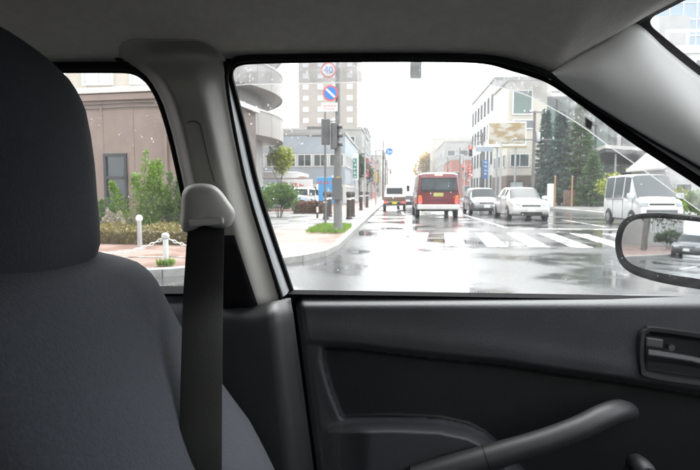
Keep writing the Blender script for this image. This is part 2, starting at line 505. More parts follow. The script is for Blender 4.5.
def building(name, label, x0, x1, y0, y1, h, wm, front=None, left=None, right=None, cap=M_conc, rz=0, plinth=None):
    cx, cy = (x0+x1)/2, (y0+y1)/2
    t = thing(name, label, 'building', (cx, cy, 0.1), rz)
    mb = MB(); mb.b(x0-cx, x1-cx, y0-cy, y1-cy, -.1, h); mb.build('wall', wm, t, False)
    mb = MB()
    mb.b(x0-cx-.12, x1-cx+.12, y0-cy-.12, y1-cy+.12, h, h+.28); mb.build('parapet', cap, t, False)
    if plinth:
        mb = MB(); mb.b(x0-cx-.06, x1-cx+.06, y0-cy-.06, y1-cy+.06, -.1, plinth[0]); mb.build('plinth', plinth[1], t, False)
    for face, d in (('F', front), ('L', left), ('R', right)):
        if not d: continue
        n, m_, w, wh, z0, dz = d['n'], d['rows'], d['w'], d['h'], d['z0'], d['dz']
        a, b = (x0-cx, x1-cx) if face == 'F' else (y0-cy, y1-cy)
        for i in range(n):
            s = a + (b-a)*(i+.5)/n
            for k in range(m_):
                z = z0 + k*dz
                if z + wh/2 > h: continue
                pos = (s, y0-cy, z) if face == 'F' else ((x0-cx, s, z) if face == 'L' else (x1-cx, s, z))
                window(t, pos, w, wh, face, d.get('fm'), d.get('pm'), d.get('bars', 0), mull=d.get('mull', 0))
    return t

# -- the brown clad building seen past the seat
rzb = R(-7)
bb = thing('clad_building', 'brown metal clad low building with narrow dark framed window behind shrubs', 'building', (-5.6, 15.2, 0.1), rzb)
BW, BH, BD = 15.0, 4.0, 4.5
mb = MB(); mb.b(-BW, 0, .03, BD, -.1, BH); mb.build('wall', M_brown_joint, bb, False)
x = 0.0; k = 0
wx0, wx1, wz0, wz1 = -3.00, -2.24, .56, 2.26      # window opening
while x > -BW + .1:
    w = 1.0; a, b = x - w + .007, x
    segs = [(-.05, BH)]
    if b > wx0 and a < wx1: segs = [(-.05, wz0), (wz1, BH)]
    if len(segs) == 1: MB().b(a, b, 0, .05, *segs[0]).build('panel', M_brown, bb, False, bevel=.006)
    else:
        for sg in segs: MB().b(a, b, 0, .05, *sg).build('panel', M_brown, bb, False, bevel=.006)
        if a < wx0 - .02: MB().b(a, wx0, 0, .05, wz0, wz1).build('panel', M_brown, bb, False)
        if b > wx1 + .02: MB().b(wx1, b, 0, .05, wz0, wz1).build('panel', M_brown, bb, False)
    x -= w
MB().b(-BW-.1, .12, -.14, BD+.1, BH, BH+.16).build('coping', M_capw, bb, False, bevel=.01)
MB().b(-BW-.05, .05, -.09, -.002, BH-.20, BH-.03).build('fascia', M_brown, bb, False)
for i, z in enumerate((BH-.30, BH-.42)):
    MB().tube([(-BW*.98*t/14, -.05 + .015*math.sin(t*2.1+i), z - .02*math.sin(math.pi*((t*.5) % 1))) for t in range(15)], .012, 6).build('cable', M_black, bb)
wf = window(bb, ((wx0+wx1)/2, .04, (wz0+wz1)/2), wx1-wx0, wz1-wz0, 'F', M_frame_dk, mat('dark_reflecting_glass', (.03,.04,.045), .03, spec=.8), 0, fw=.085, dep=.09)
MB().b(-.30, .30, -.085, -.02, .10, .18).build('transom', M_frame_dk, wf, False)
MB().tube([(-.95, -.06, -.1), (-.95, -.06, BH-.2)], .045, 10).build('downpipe', M_brown, bb)

# -- pale block rising behind it
building('apartment_block', 'pale beige block with square windows rising behind the brown clad building', -22, -8.6, 20.6, 24.4, 13, M_beige,
         front=dict(n=7, rows=4, w=1.25, h=1.0, z0=5.75, dz=3.0, fm=M_frame_w, pm=M_glass_pale, mull=1))

# -- curved balcony building
cbx, cby, cr = -17.6, 36.0, 10.0
cb = thing('balcony_building', 'rounded grey apartment building with curved solid balconies stacked above each other', 'building', (cbx, cby, .1))
def arc(r_, a0, a1, z0, z1, th, n=40):
    rows = []
    for i in range(n+1):
        a = R(a0 + (a1-a0)*i/n); c, s = math.cos(a), math.sin(a)
        rows.append([(r_*c, r_*s, z0), ((r_-th)*c, (r_-th)*s, z0), ((r_-th)*c, (r_-th)*s, z1), (r_*c, r_*s, z1)])
    return MB().rings(rows)
MB().lathe([(8.55, -.1), (8.55, 16.2)], n=72).build('wall', M_conc, cb)
MB().lathe([(8.9, 16.2), (8.9, 16.6)], n=72).build('roof_slab', M_balc, cb)
for k in range(4):
    z = 4.65 + 2.85*k
    MB().lathe([(9.80, z-.02), (9.86, z), (9.86, z+.16), (9.80, z+.18)], n=72).build('balcony_slab', M_balc, cb)
    arc(10.02, -100, 60, z+1.42, z+1.50, .20, 44).build('balcony_rail', M_capw, cb)
    for q in range(-100, 60, 10):
        arc(9.98, q+.12, q+9.88, z-.05, z+1.42, .11, 5).build('balcony_panel', M_balc, cb)
    for q in range(-94, 60, 16):
        a = R(q)
        w_ = window(cb, (8.5*math.cos(a), 8.5*math.sin(a), z+1.1), 1.7, 1.8, 'F', M_frame_w, M_glass, mull=1)
        w_.rotation_euler = (0, 0, a + R(90))
# dark wall lamp / sign plate near the ground floor
a = R(-38)
o = MB().b(-.12, .12, -.3, 0, -.55, .55).build('wall_sign', M_black, cb, False); o.location = (8.55*math.cos(R(-25)), 8.55*math.sin(R(-25)), 3.0); o.rotation_euler = (0, 0, R(65))

# -- two storey slab with blue-grey bands
sb = building('office_block', 'low white office with blue grey bands and ribbon windows behind the signal pole', -13.5, -4.6, 50, 68, 6.4, M_white)
ox, oy = -(-13.5-4.6)/2, 59
for (z0, z1) in ((1.95, 3.45), (4.75, 6.38)):
    MB().b(-4.45-.04, 4.45+.04, -9.05, 9.05, z0, z1).build('band', M_bluegrey, sb, False)
for i in range(6):
    window(sb, (-3.7 + 1.48*i, -9, 4.1), 1.30, 1.14, 'F', M_frame_w, M_glass, mull=1)
    window(sb, (-3.7 + 1.48*i, -9, 1.0), 1.30, 1.5, 'F', M_frame_w, M_glass)
for i in range(8):
    window(sb, (4.45, -7.9 + 2.2*i, 4.1), 1.9, 1.14, 'R', M_frame_w, M_glass, mull=1)
    window(sb, (4.45, -7.9 + 2.2*i, 0.95), 1.9, 1.6, 'R', M_frame_w, M_glass_pale)

# -- tall hotel
building('hotel_tower', 'tall beige tower with a grid of small pale windows above the office', -26.5, -10.4, 150, 172, 48, M_hotel,
         front=dict(n=4, rows=15, w=1.5, h=1.3, z0=3, dz=3.0, fm=M_frame_w, pm=M_glass_pale), right=dict(n=3, rows=15, w=1.6, h=1.3, z0=3, dz=3.0, pm=M_glass_pale))
# -- further down the left side of the street
building('shop_building', 'grey three storey shop building beyond the green vertical sign', -15, -4.3, 71, 88, 9.3, M_conc,
         front=dict(n=3, rows=3, w=1.8, h=1.3, z0=2, dz=2.9), right=dict(n=6, rows=3, w=1.7, h=1.4, z0=2, dz=2.9))
building('shop_building', 'dark grey narrow building squeezed between pale ones on the far street', -14, -4.6, 89, 104, 11.5, M_grey_dk,
         right=dict(n=5, rows=4, w=1.7, h=1.4, z0=2, dz=2.8), front=dict(n=3, rows=4, w=1.7, h=1.4, z0=2, dz=2.8))
building('shop_building', 'brick red building on the far left of the street', -14, -4.4, 105, 128, 7.8, M_redb,
         right=dict(n=6, rows=2, w=1.9, h=1.5, z0=2, dz=3.0))
building('apartment_block', 'pale cream block along the far left pavement, beyond the brick red one', -16, -4.5, 176, 215, 13, M_cream,
         front=dict(n=4, rows=4, w=1.6, h=1.4, z0=2, dz=3.0), right=dict(n=8, rows=4, w=2, h=1.4, z0=2, dz=3.0))
building('apartment_block', 'white distant block closing the left side of the street', -18, -4.5, 220, 300, 18, M_white,
         front=dict(n=4, rows=5, w=1.8, h=1.5, z0=2, dz=3.0), right=dict(n=10, rows=5, w=2.4, h=1.5, z0=2, dz=3.0))
# -- right side of the street
building('slot_window_building', 'tall white building with narrow vertical slot windows beside the billboard', 12.3, 24, 70, 90, 15.2, M_white,
         left=dict(n=7, rows=4, w=.95, h=2.0, z0=2.4, dz=3.4, fm=M_grey_dk), front=dict(n=4, rows=4, w=.9, h=2.0, z0=2.4, dz=3.4, fm=M_grey_dk))
building('brick_building', 'low brick red building far down the right pavement', 12.4, 19, 122, 142, 8.3, M_redb,
         front=dict(n=3, rows=2, w=1.6, h=1.5, z0=2, dz=3.0), left=dict(n=5, rows=2, w=2.0, h=1.5, z0=2, dz=3.0))
building('distant_block', 'pale grey block above the low brick red building', 13, 30, 146, 180, 14.5, M_conc,
         front=dict(n=5, rows=4, w=2, h=1.5, z0=2, dz=3.2), left=dict(n=7, rows=4, w=2, h=1.5, z0=2, dz=3.2))
building('distant_block', 'cream distant block closing the right side of the street', 12.4, 30, 185, 260, 19, M_cream,
         front=dict(n=5, rows=5, w=2, h=1.5, z0=2, dz=3.2), left=dict(n=10, rows=5, w=3, h=1.5, z0=2, dz=3.2))
building('distant_block', 'grey block at the far end of the street beyond the yellow tree', -14, 16, 620, 650, 24, M_conc,
         front=dict(n=6, rows=4, w=1.6, h=1.5, z0=3, dz=3.2))
# cream corner building with billboard
cr_b = building('cream_building', 'cream corner building with large green window and brown stone ground floor', 10.9+1.1, 16.0, 60, 68.5, 13.0, M_cream, plinth=(3.0, M_dkbrown))
window(cr_b, (-.55, -4.25, 10.7), 2.1, 2.6, 'F', M_frame_w, M_glass_green, fw=.12)
window(cr_b, (-.4, -4.25, 8.4), 2.2, 1.0, 'F', M_frame_w, M_glass, fw=.1)
window(cr_b, (-.7, -4.25, 4.6), 2.0, 1.4, 'F', M_frame_w, M_glass, mull=1)
window(cr_b, (1.15, -4.25, 1.5), 1.1, 1.5, 'F', M_frame_w, M_glass_pale)
window(cr_b, (-1.0, -4.31, 1.4), 1.5, 2.0, 'F', M_frame_dk, M_glass_pale)
for i in range(3): window(cr_b, (-2.0, -2.8 + 2.8*i, 7.6), 1.3, 1.4, 'L', M_frame_w, M_glass)
for i in range(3): window(cr_b, (-2.0, -2.8 + 2.8*i, 4.6), 1.3, 1.4, 'L', M_frame_w, M_glass)
# green glass building
gb = thing('glass_building', 'dark green glazed building with pale columns behind the spruces', 'building', (19.6, 66, .1))
MB().b(-3.5, 4.6, -3.9, 5, -.1, 11.6).build('wall', M_grey_dk, gb, False)
MB().b(-3.6, 4.75, -4.15, 5.1, 11.6, 12.0).build('parapet', M_capw, gb, False)
for i in range(6):
    for k in range(4):
        window(gb, (-2.75 + 1.42*i, -3.9, 1.5 + 2.85*k), 1.34, 2.6, 'F', M_frame_dk, M_glass_green, fw=.06)
for i in range(3): MB().b(-3.5 + i*4.05-.18, -3.5 + i*4.05 + .18, -4.3, -3.95, -.1, 11.6).build('column', M_capw, gb, False)
for i in range(4):
    for k in range(4): window(gb, (-3.5, -2.7 + 2.1*i, 1.5 + 2.85*k), 1.9, 2.6, 'L', M_frame_dk, M_glass_green, fw=.06)
# canopy building with a dark pointed overhang
cn = thing('canopy_building', 'low building with sweeping dark pointed roof overhang behind the van', 'building', (22.5, 52, .1))
MB().b(-2.2, 8, -1, 6, -.1, 3.6).build('wall', M_grey_dk, cn, False)
for i in range(5): window(cn, (-1.3 + 2*i, -1.0, 1.7), 1.7, 2.4, 'F', M_frame_dk, M_glass)
MB().prism([(-4.6, -3.4, 4.95), (9, -4.2, 3.7), (9, 7, 3.7), (-3.6, 7, 4.6)], (0, 0, .28)).build('roof', M_capw, cn, False)
MB().prism([(-4.55, -3.36, 4.62), (8.9, -4.15, 3.32), (8.9, 6.9, 3.32), (-3.5, 6.9, 4.3)], (0, 0, .32)).build('soffit', M_roofdk, cn, False)
MB().tube([(-3.4, -2.6, -.1), (-3.4, -2.6, 4.7)], .09, 10).build('column', M_steel, cn)
MB().tube([(1.5, -2.8, -.1), (1.5, -2.8, 4.2)], .09, 10).build('column', M_steel, cn)
# white gabled house
gh = thing('gabled_house', 'small white gabled house with one dark window behind the van', 'house', (21.6, 43.5, .1), R(4))
MB().prism([(-2.2,-2,-.1),(2.2,-2,-.1),(2.2,-2,3.0),(0,-2,4.9),(-2.2,-2,3.0)], (0, 5, 0)).build('wall', M_white, gh, False)
for s in (-1, 1):
    MB().prism([(0,-2.3,4.95),(s*2.5,-2.3,2.8),(s*2.5,-2.3,2.95),(0,-2.3,5.12)], (0, 5.6, 0)).build('roof', M_capw, gh, False)
window(gh, (.1, -2, 3.0), .8, 1.0, 'F', M_frame_dk, M_glass)
window(gh, (-.9, -2, 1.2), 1.2, 1.2, 'F', M_frame_w, M_glass)
# the glazed tower in the windscreen
gt = thing('glass_tower', 'pale blue glazed tower with fine mullion grid seen through the windscreen', 'building', (41, 70, .1))
TX0, TX1 = -11.3, 12
MB().b(TX0, TX1, -3, 14, -.1, 46).build('wall', M_bluegrey, gt, False)
gw = MB(); gw.b(-.69, .69, -.03, 0, -.86, .86); GPM = gw.mesh('pane', M_glass_blue, False)
mul = MB()
for i in range(15): mul.b(TX0 + .05 + i*1.5 - .04, TX0 + .05 + i*1.5 + .04, -3.10, -3.0, 8, 46)
for k in range(21): mul.b(TX0, TX1 - .2, -3.12, -3.0, 8 + k*1.85 - .05, 8 + k*1.85 + .05)
mul.build('mullion_grid', M_frame_w, gt, False)
for i in range(13):
    for k in range(20):
        o = link('pane', GPM, gt); o.location = (TX0 + .05 + i*1.5 + .75, -3.003, 8 + k*1.85 + .925)
# white terrace block in front of it
tb = thing('terrace_block', 'white low block with roof terrace railing in front of the glass tower', 'building', (32.2, 58, .1))
MB().b(-6.3, 12, -2, 6, -.1, 15.0).build('wall', M_white, tb, False)
MB().b(-6.4, 12.1, -2.3, -2.0, 14.5, 15.2).build('terrace_slab', M_capw, tb, False)
MB().b(-6.4, 12.1, -2.3, -2.2, 16.45, 16.7).build('terrace_rail', M_capw, tb, False)
for i in range(10): MB().b(-6.3 + 1.9*i - .1, -6.3 + 1.9*i + .1, -2.28, -2.16, 15.2, 16.45).build('rail_post', M_capw, tb, False)
MB().b(-5.6, -2.6, 1, 4, 15.0, 19.0).build('roof_hut', M_conc, tb, False)
for i in range(7): window(tb, (-5.0 + 2.5*i, -2, 12.8), 2.0, 2.2, 'F', M_frame_w, M_glass)
for i in range(7): window(tb, (-5.0 + 2.5*i, -2, 9.2), 2.0, 2.2, 'F', M_frame_w, M_glass)
# blocks down the near road, seen in the door mirror
building('mirror_block', 'pale rendered block along the near road behind the car', -52, -27, 11.5, 24, 9.5, M_white,
         front=dict(n=8, rows=2, w=1.8, h=1.5, z0=2.2, dz=3.2), right=dict(n=4, rows=2, w=1.8, h=1.5, z0=2.2, dz=3.2))
building('mirror_block', 'long grey block further back along the near road', -110, -56, 8, 24, 12, M_conc,
         front=dict(n=12, rows=3, w=2.2, h=1.5, z0=2.2, dz=3.2))

# unseen blocks added across the near road, cutting sky light at the driver's window
building('unseen_block', 'unseen beige block added across the near road to shade the driver side', -34, -6, -32, -16.5, 13, M_beige)
building('unseen_block', 'unseen grey block added across the near road beside the beige one', -4, 24, -30, -15.5, 15, M_conc)
# ================================================================== VEGETATION
LEAF_G = leaf_mat('leaf_mid_green', (.035,.085,.014), (.10,.19,.03))
LEAF_Y = leaf_mat('leaf_yellow_green', (.13,.17,.02), (.30,.33,.04))
LEAF_D = leaf_mat('leaf_dark_green', (.018,.045,.018), (.05,.095,.03))
LEAF_B = leaf_mat('needle_blue_green', (.022,.065,.056), (.075,.145,.120), .15)
LEAF_N = leaf_mat('needle_green', (.025,.07,.020), (.075,.145,.035), .15)
LEAF_H = leaf_mat('hedge_olive', (.10,.085,.025), (.20,.17,.05))
LEAF_R = leaf_mat('hedge_russet', (.10,.035,.022), (.19,.08,.04))
LEAF_A = leaf_mat('leaf_autumn', (.34,.20,.03), (.50,.34,.06))
LEAF_L = leaf_mat('leaf_light_green', (.07,.15,.014), (.18,.30,.035))
FLOWER = leaf_mat('pale_blossom', (.40,.36,.30), (.55,.50,.42))
M_bark = mat('bark', (.075,.055,.04), .9, var=.3, vscale=8, bump=.4, bscale=30)
M_twig = mat('twig', (.12,.09,.05), .9, var=.2, vscale=10)

def leaves(name, pts, dirs, L, W, m, parent, kind=None):
    """one quad, folded to a point at both ends, per leaf"""
    pts = np.asarray(pts, float); n = len(pts); dirs = np.asarray(dirs, float)
    dirs /= np.linalg.norm(dirs, axis=1, keepdims=True) + 1e-9
    rnd = RNG.normal(size=(n, 3)); side = np.cross(dirs, rnd); side /= np.linalg.norm(side, axis=1, keepdims=True) + 1e-9
    l = (L * RNG.uniform(.6, 1.3, n))[:, None]; w = (W * RNG.uniform(.6, 1.3, n))[:, None]
    v = np.stack([pts, pts + dirs*l*.5 + side*w, pts + dirs*l, pts + dirs*l*.5 - side*w], 1).reshape(-1, 3)
    f = np.arange(n*4).reshape(-1, 4)
    me = bpy.data.meshes.new(name); me.from_pydata(v.tolist(), [], f.tolist()); me.materials.append(m)
    o = link(name, me, parent)
    if kind: o['kind'] = kind
    return o
def crown_points(c, rad, n, lobes=9, hollow=.55, seed=0):
    q = np.random.default_rng(seed)
    c = np.array(c, float); rad = np.array(rad, float)
    pts, dirs = [], []
    for k in range(lobes):
        d = q.normal(size=3); d /= np.linalg.norm(d); d[2] = abs(d[2])*.9 - .25
        lc = c + d*rad*q.uniform(.35, .75); lr = rad*q.uniform(.30, .52)
        m = n//lobes
        u = q.normal(size=(m, 3)); u /= np.linalg.norm(u, axis=1, keepdims=True)
        r_ = (hollow + (1-hollow)*q.random(m))[:, None]*(1 + .25*q.normal(size=(m, 1)))
        p = lc + u*lr*r_
        pts.append(p); dirs.append(u + q.normal(size=(m, 3))*.7 + np.array([0, 0, -.15]))
    return np.concatenate(pts), np.concatenate(dirs)
def tree(name, label, loc, h, rad, lm, n, L=.14, trunk=.10, lobes=11, crown_z=.62, group=None, seed=1, cat='tree', rz_frac=.42):
    t = thing(name, label, cat, loc, 0, group)
    q = random.Random(seed)
    mb = MB()
    top = h*crown_z
    path = [(q.uniform(-.05,.05)*k, q.uniform(-.05,.05)*k, top*k/4 - .05) for k in range(5)]
    mb.tube(path, [trunk*(1-.16*k) for k in range(5)], 8)
    for k in range(7):
        a = q.uniform(0, 6.28); st = Vector(path[q.choice((2,3,4))])
        e = st + Vector((math.cos(a)*rad*.7, math.sin(a)*rad*.7, h*q.uniform(.12,.3)))
        mb.tube([st, st.lerp(e, .5) + Vector((0,0,.1)), e], [trunk*.45, trunk*.3, trunk*.1], 5)
    mb.build('trunk', M_bark, t)
    p, d = crown_points((0, 0, h*crown_z), (rad, rad, h*rz_frac), n, lobes, seed=seed)
    leaves('crown', p, d, L, L*.36, lm, t)
    return t
def bush(name, label, loc, h, rx, ry, lm, n, L=.07, group=None, seed=1, cat='shrub', upright=.3):
    t = thing(name, label, cat, loc, 0, group); q = random.Random(seed); mb = MB()
    for k in range(9):
        a = q.uniform(0, 6.28); e = Vector((math.cos(a)*rx*q.uniform(.2,.75), math.sin(a)*ry*q.uniform(.2,.75), h*q.uniform(.6,.95)))
        mb.tube([(e.x*.15, e.y*.15, -.03), e*.5 + Vector((0,0,h*.08)), e], [.014, .010, .004], 5)
    mb.build('stem', M_twig, t)
    p, d = crown_points((0, 0, h*.52), (rx, ry, h*.55), n, 13, hollow=.25, seed=seed)
    p[:, 2] = np.maximum(p[:, 2], .03); d[:, 2] += upright
    leaves('foliage', p, d, L, L*.30, lm, t)
    return t
def plume_bush(name, label, loc, h, rx, lm, n, L=.085, group=None, seed=1):
    t = thing(name, label, 'shrub', loc, 0, group); q = np.random.default_rng(seed); mb = MB()
    ns = 13; pts, dirs = [], []
    for k in range(ns):
        a = q.uniform(0, 6.28); rr_ = rx*math.sqrt(q.random())*.9
        b0 = np.array([math.cos(a)*rr_*.35, math.sin(a)*rr_*.25, 0]); hh = h*q.uniform(.55, 1.0)*(1 - .35*(rr_/rx)**2)
        tip = np.array([math.cos(a)*rr_*1.1, math.sin(a)*rr_*.55, hh])
        mid = (b0 + tip)/2 + np.array([q.normal()*.05, q.normal()*.05, .1*hh])
        mb.tube([b0 - np.array([0,0,.03]), mid, tip], [.012, .008, .002], 5)
        m = int(n/ns*q.uniform(.7, 1.3)); s_ = q.random(m)**.8*.95 + .05
        c = ((1-s_)**2)[:, None]*b0 + (2*s_*(1-s_))[:, None]*mid + (s_**2)[:, None]*tip
        w = (.05 + .17*np.sin(np.pi*np.clip(s_, .0, 1))**.7)*(1.05-.75*s_)*rx/.7
        u = q.normal(size=(m, 3)); u /= np.linalg.norm(u, axis=1, keepdims=True)
        pts.append(c + u*(w*q.random(m)**.5)[:, None]); dirs.append(u*.8 + np.array([0, 0, .55]) + q.normal(size=(m, 3))*.35)
    mb.build('stem', M_twig, t)
    p_ = np.concatenate(pts); p_[:, 2] = np.maximum(p_[:, 2], .02)
    leaves('foliage', p_, np.concatenate(dirs), L, L*.22, lm, t)
    return t
def hedge(name, label, loc, sx, sy, h, lm, n, rz=0, L=.05, cat='hedge'):
    t = thing(name, label, cat, loc, rz)
    q = RNG
    core = MB(); core.b(-sx*.46, sx*.46, -sy*.42, sy*.42, -.02, h*.72); core.build('stem', M_twig, t, False)
    fr = q.random(n); p = np.empty((n, 3))
    p[:, 0] = (q.random(n)-.5)*sx; p[:, 1] = (q.random(n)-.5)*sy; p[:, 2] = q.random(n)*h
    a = fr < .6; p[a, 2] = h*(.78 + .2*q.random(a.sum())) + .05*np.sin(p[a,0]*5)
    b = ~a; p[b, 1] = np.where(q.random(b.sum()) < .75, -1, 1)*sy*(.46 + .05*q.random(b.sum()))
    d = q.normal(size=(n, 3)); d[:, 2] += .5
    leaves('foliage', p, d, L, L*.33, lm, t)
    return t
def spruce(name, label, loc, h, rad, lm, seed, group=None, n=5200):
    n = int(n*1.9)
    t = thing(name, label, 'tree', loc, 0, group); q = np.random.default_rng(seed)
    MB().tube([(0,0,-.05),(0,0,h*.5),(0,0,h*.97)], [.16,.09,.015], 8).build('trunk', M_bark, t)
    pts, dirs = [], []
    nb = 78; br = MB()
    for k in range(nb):
        f = (k/nb)**.85
        z = h*(.07 + .91*f); ln = rad*(1-f)**.85*q.uniform(.72, 1.12) + .08
        a = k*2.399 + q.uniform(-.3, .3)
        s = np.linspace(.12, 1, 16)
        droop = -.22*ln; up = .10*ln
        bx, by = np.cos(a)*ln*s, np.sin(a)*ln*s
        bz = z + droop*s + up*s**3*1.6
        br.tube([(bx[0],by[0],bz[0]),(bx[8],by[8],bz[8]),(bx[15],by[15],bz[15])], [.02,.012,.004], 4, caps=False)
        m = int(n/nb*(.35 + 1.2*(1-f)))
        ii = q.integers(0, 16, m)
        w = (.10 + .30*ln*(1-s[ii])*.6)
        off = q.uniform(-1, 1, m)*w
        pts.append(np.stack([bx[ii] - np.sin(a)*off, by[ii] + np.cos(a)*off, bz[ii] - np.abs(off)*.25 + q.normal(size=m)*.04], 1))
        dd = np.stack([np.cos(a) - np.sin(a)*np.sign(off)*.8, np.sin(a) + np.cos(a)*np.sign(off)*.8, np.full(m, -.35)], 1)
        dirs.append(dd + q.normal(size=(m, 3))*.35)
    br.build('branch', M_bark, t)
    leaves('crown', np.concatenate(pts), np.concatenate(dirs), .32, .05, lm, t)
    return t

def g3(px, py, z=.11):
    p = G(px, py); return (p.x, p.y, z)
# planting in front of the brown building
def bl(x, y): # local on brown building front -> world
    c, s = math.cos(rzb), math.sin(rzb); return (-5.6 + x*c - y*s, 15.2 + x*s + y*c)
for (px, Y, h, rx, lm, lab, n, sd_) in (
        (146, 13.0, 2.25, .85, LEAF_L, 'tall loose light green shrub beside the dark framed window', 5200, 3),
        (184, 13.3, 2.15, .85, LEAF_G, 'bushy mid green shrub behind the belt anchor, against the brown wall', 5200, 4),
        (100, 13.3, 1.25, .5, LEAF_G, 'small dark green shrub under the dark framed window', 1800, 5),
        (116, 12.8, .72, .45, FLOWER, 'low shrub with pale blossom between green shrubs', 1500, 6),
        (60, 13.8, 1.5, .6, LEAF_G, 'green shrub behind the headrest, against the brown wall', 2400, 8)):
    p = P(px, 235, Y)
    plume_bush('garden_shrub', lab, (p.x, Y, .1), h, rx, lm, int(n*1.25), group='shrubs along the brown building', seed=sd_)
hedge('low_hedge', 'low clipped olive hedge along the pavement before the brown building', (-6.75, 11.75, .11), 7.0, 1.2, .36, LEAF_H, 10000, R(-4), L=.06)
# corner planting
bush('corner_shrub', 'dense green shrub in front of the curved balcony building', (P(279, 200, 24).x, 24, .11), 1.75, .85, .8, LEAF_G, 5600, L=.13, seed=12)
bush('corner_shrub', 'lower grey green shrub at the side of the dense one', (P(258, 200, 23).x, 23, .11), 1.35, .7, .7, LEAF_G, 3000, L=.11, seed=13)
tree('maple_tree', 'small yellow green tree standing beside the white canopy', (P(281, 180, 40).x, 40, .11), 4.9, 1.25, LEAF_Y, 3600, L=.19, trunk=.07, seed=21, crown_z=.68, rz_frac=.28)
hedge('russet_hedge', 'russet brown low hedge beside the parked silver car', (P(309, 212, 29).x, 29, .11), 1.7, .9, .62, LEAF_R, 2600, 0, L=.09)
# street trees
for i, (px, Y, h) in enumerate(((363, 62, 6.0), (370, 82, 6.5), (377, 112, 6.0))):
    tree('street_tree', ['slim dark green street tree beside the green vertical sign', 'slim dark street tree further along the left pavement', 'third slim street tree, farthest along the left pavement'][i],
         (P(px, 200, Y).x - .35, Y, .11), h, .85, LEAF_D, 1500, L=.3, trunk=.08, seed=30+i, group='street trees on the left pavement', crown_z=.66, rz_frac=.34)
tree('autumn_tree', 'yellow autumn tree far down the street above the bus', (P(426, 180, 200).x, 200, .1), 17, 4.2, LEAF_A, 3000, L=.8, trunk=.3, seed=41, rz_frac=.36)
# spruces
SG = 'spruces on the right corner'
spruce('spruce_tree', 'narrow blue green spruce beside the utility pole', (P(544, 200, 52).x, 52, .11), 9.0, 1.35, LEAF_B, 51, SG)
spruce('spruce_tree', 'broad blue spruce between the narrow one and the green one', (P(559, 200, 50).x, 50, .11), 8.6, 2.0, LEAF_B, 52, SG, 6400)
spruce('spruce_tree', 'tall plain green spruce next to the canopy building', (P(579, 200, 49).x, 49, .11), 9.4, 2.1, LEAF_N, 53, SG, 6800)
spruce('spruce_tree', 'short young green spruce at the foot of the tall ones', (P(592, 200, 46).x, 46, .11), 4.4, 1.35, LEAF_N, 54, SG, 4200)
bush('yellow_bush', 'rounded yellow green bush rising behind the silver van', (P(617, 190, 36).x, 36, .11), 2.5, 1.7, 1.0, LEAF_Y, 5200, L=.17, seed=61, cat='bush')
for i, (px, Y) in enumerate(((684, 25), (699, 24), (716, 24))):
    bush('roadside_grass_clump', ['tall yellow green grass clump beside the front of the van', 'tall yellow green grass clump above the door mirror', 'grass clump on the right corner past the door mirror'][i],
         (P(px, 200, Y).x, Y, .11), 1.25, .55, .4, LEAF_Y if i != 1 else LEAF_L, 2000, L=.2, seed=65+i, cat='plant', upright=2.2, group='grass clumps on the right corner')
# grass bed at the foot of the signal pole
def grass_bed(name, label, c, sx, sy, n, h=.14):
    p = np.empty((n, 3)); p[:, 0] = c[0] + (RNG.random(n)-.5)*sx; p[:, 1] = c[1] + (RNG.random(n)-.5)*sy; p[:, 2] = c[2]
    d = RNG.normal(size=(n, 3))*.45; d[:, 2] = 1
    o = leaves(name, p, d, h, .010, LEAF_L, None); return tag(o, label, 'grass', kind='stuff')
grass_bed('grass_bed', 'short green grass in the bed around the signal pole', (-1.86, 15.9, .12), 1.0, 3.0, 2600, .16)
grass_bed('grass_tuft', 'small grass tuft at the foot of the white chain post', (-3.38, 7.76, .12), .22, .12, 160, .12)

# ================================================================== STREET FURNITURE
M_pole = mat('concrete_pole', (.135,.135,.13), .6, var=.12, vscale=6, bump=.1, bscale=40)
M_postw = mat('white_post_paint', (.46,.46,.44), .4, var=.1, vscale=12)
M_chain = mat('white_chain', (.66,.66,.64), .4)
M_signblue = mat('sign_blue', (.03,.20,.62), .35)
M_signred = mat('sign_red', (.62,.10,.10), .35)
M_signwhite = mat('sign_white', (.72,.72,.72), .35)
M_signgreen = mat('sign_green', (.02,.24,.16), .35)
M_yellow = mat('sign_yellow', (.70,.45,.03), .4)
M_darkwood = mat('dark_bollard', (.045,.030,.024), .55, var=.3, vscale=8)
M_sig = mat('signal_housing', (.09,.093,.096), .5, var=.1, vscale=4)
M_redlamp = mat('red_signal_lamp', (.6,.02,.02), .3, emit=(1,.03,.02), estr=3.0)
M_lampoff = mat('unlit_signal_lens', (.03,.035,.035), .2)

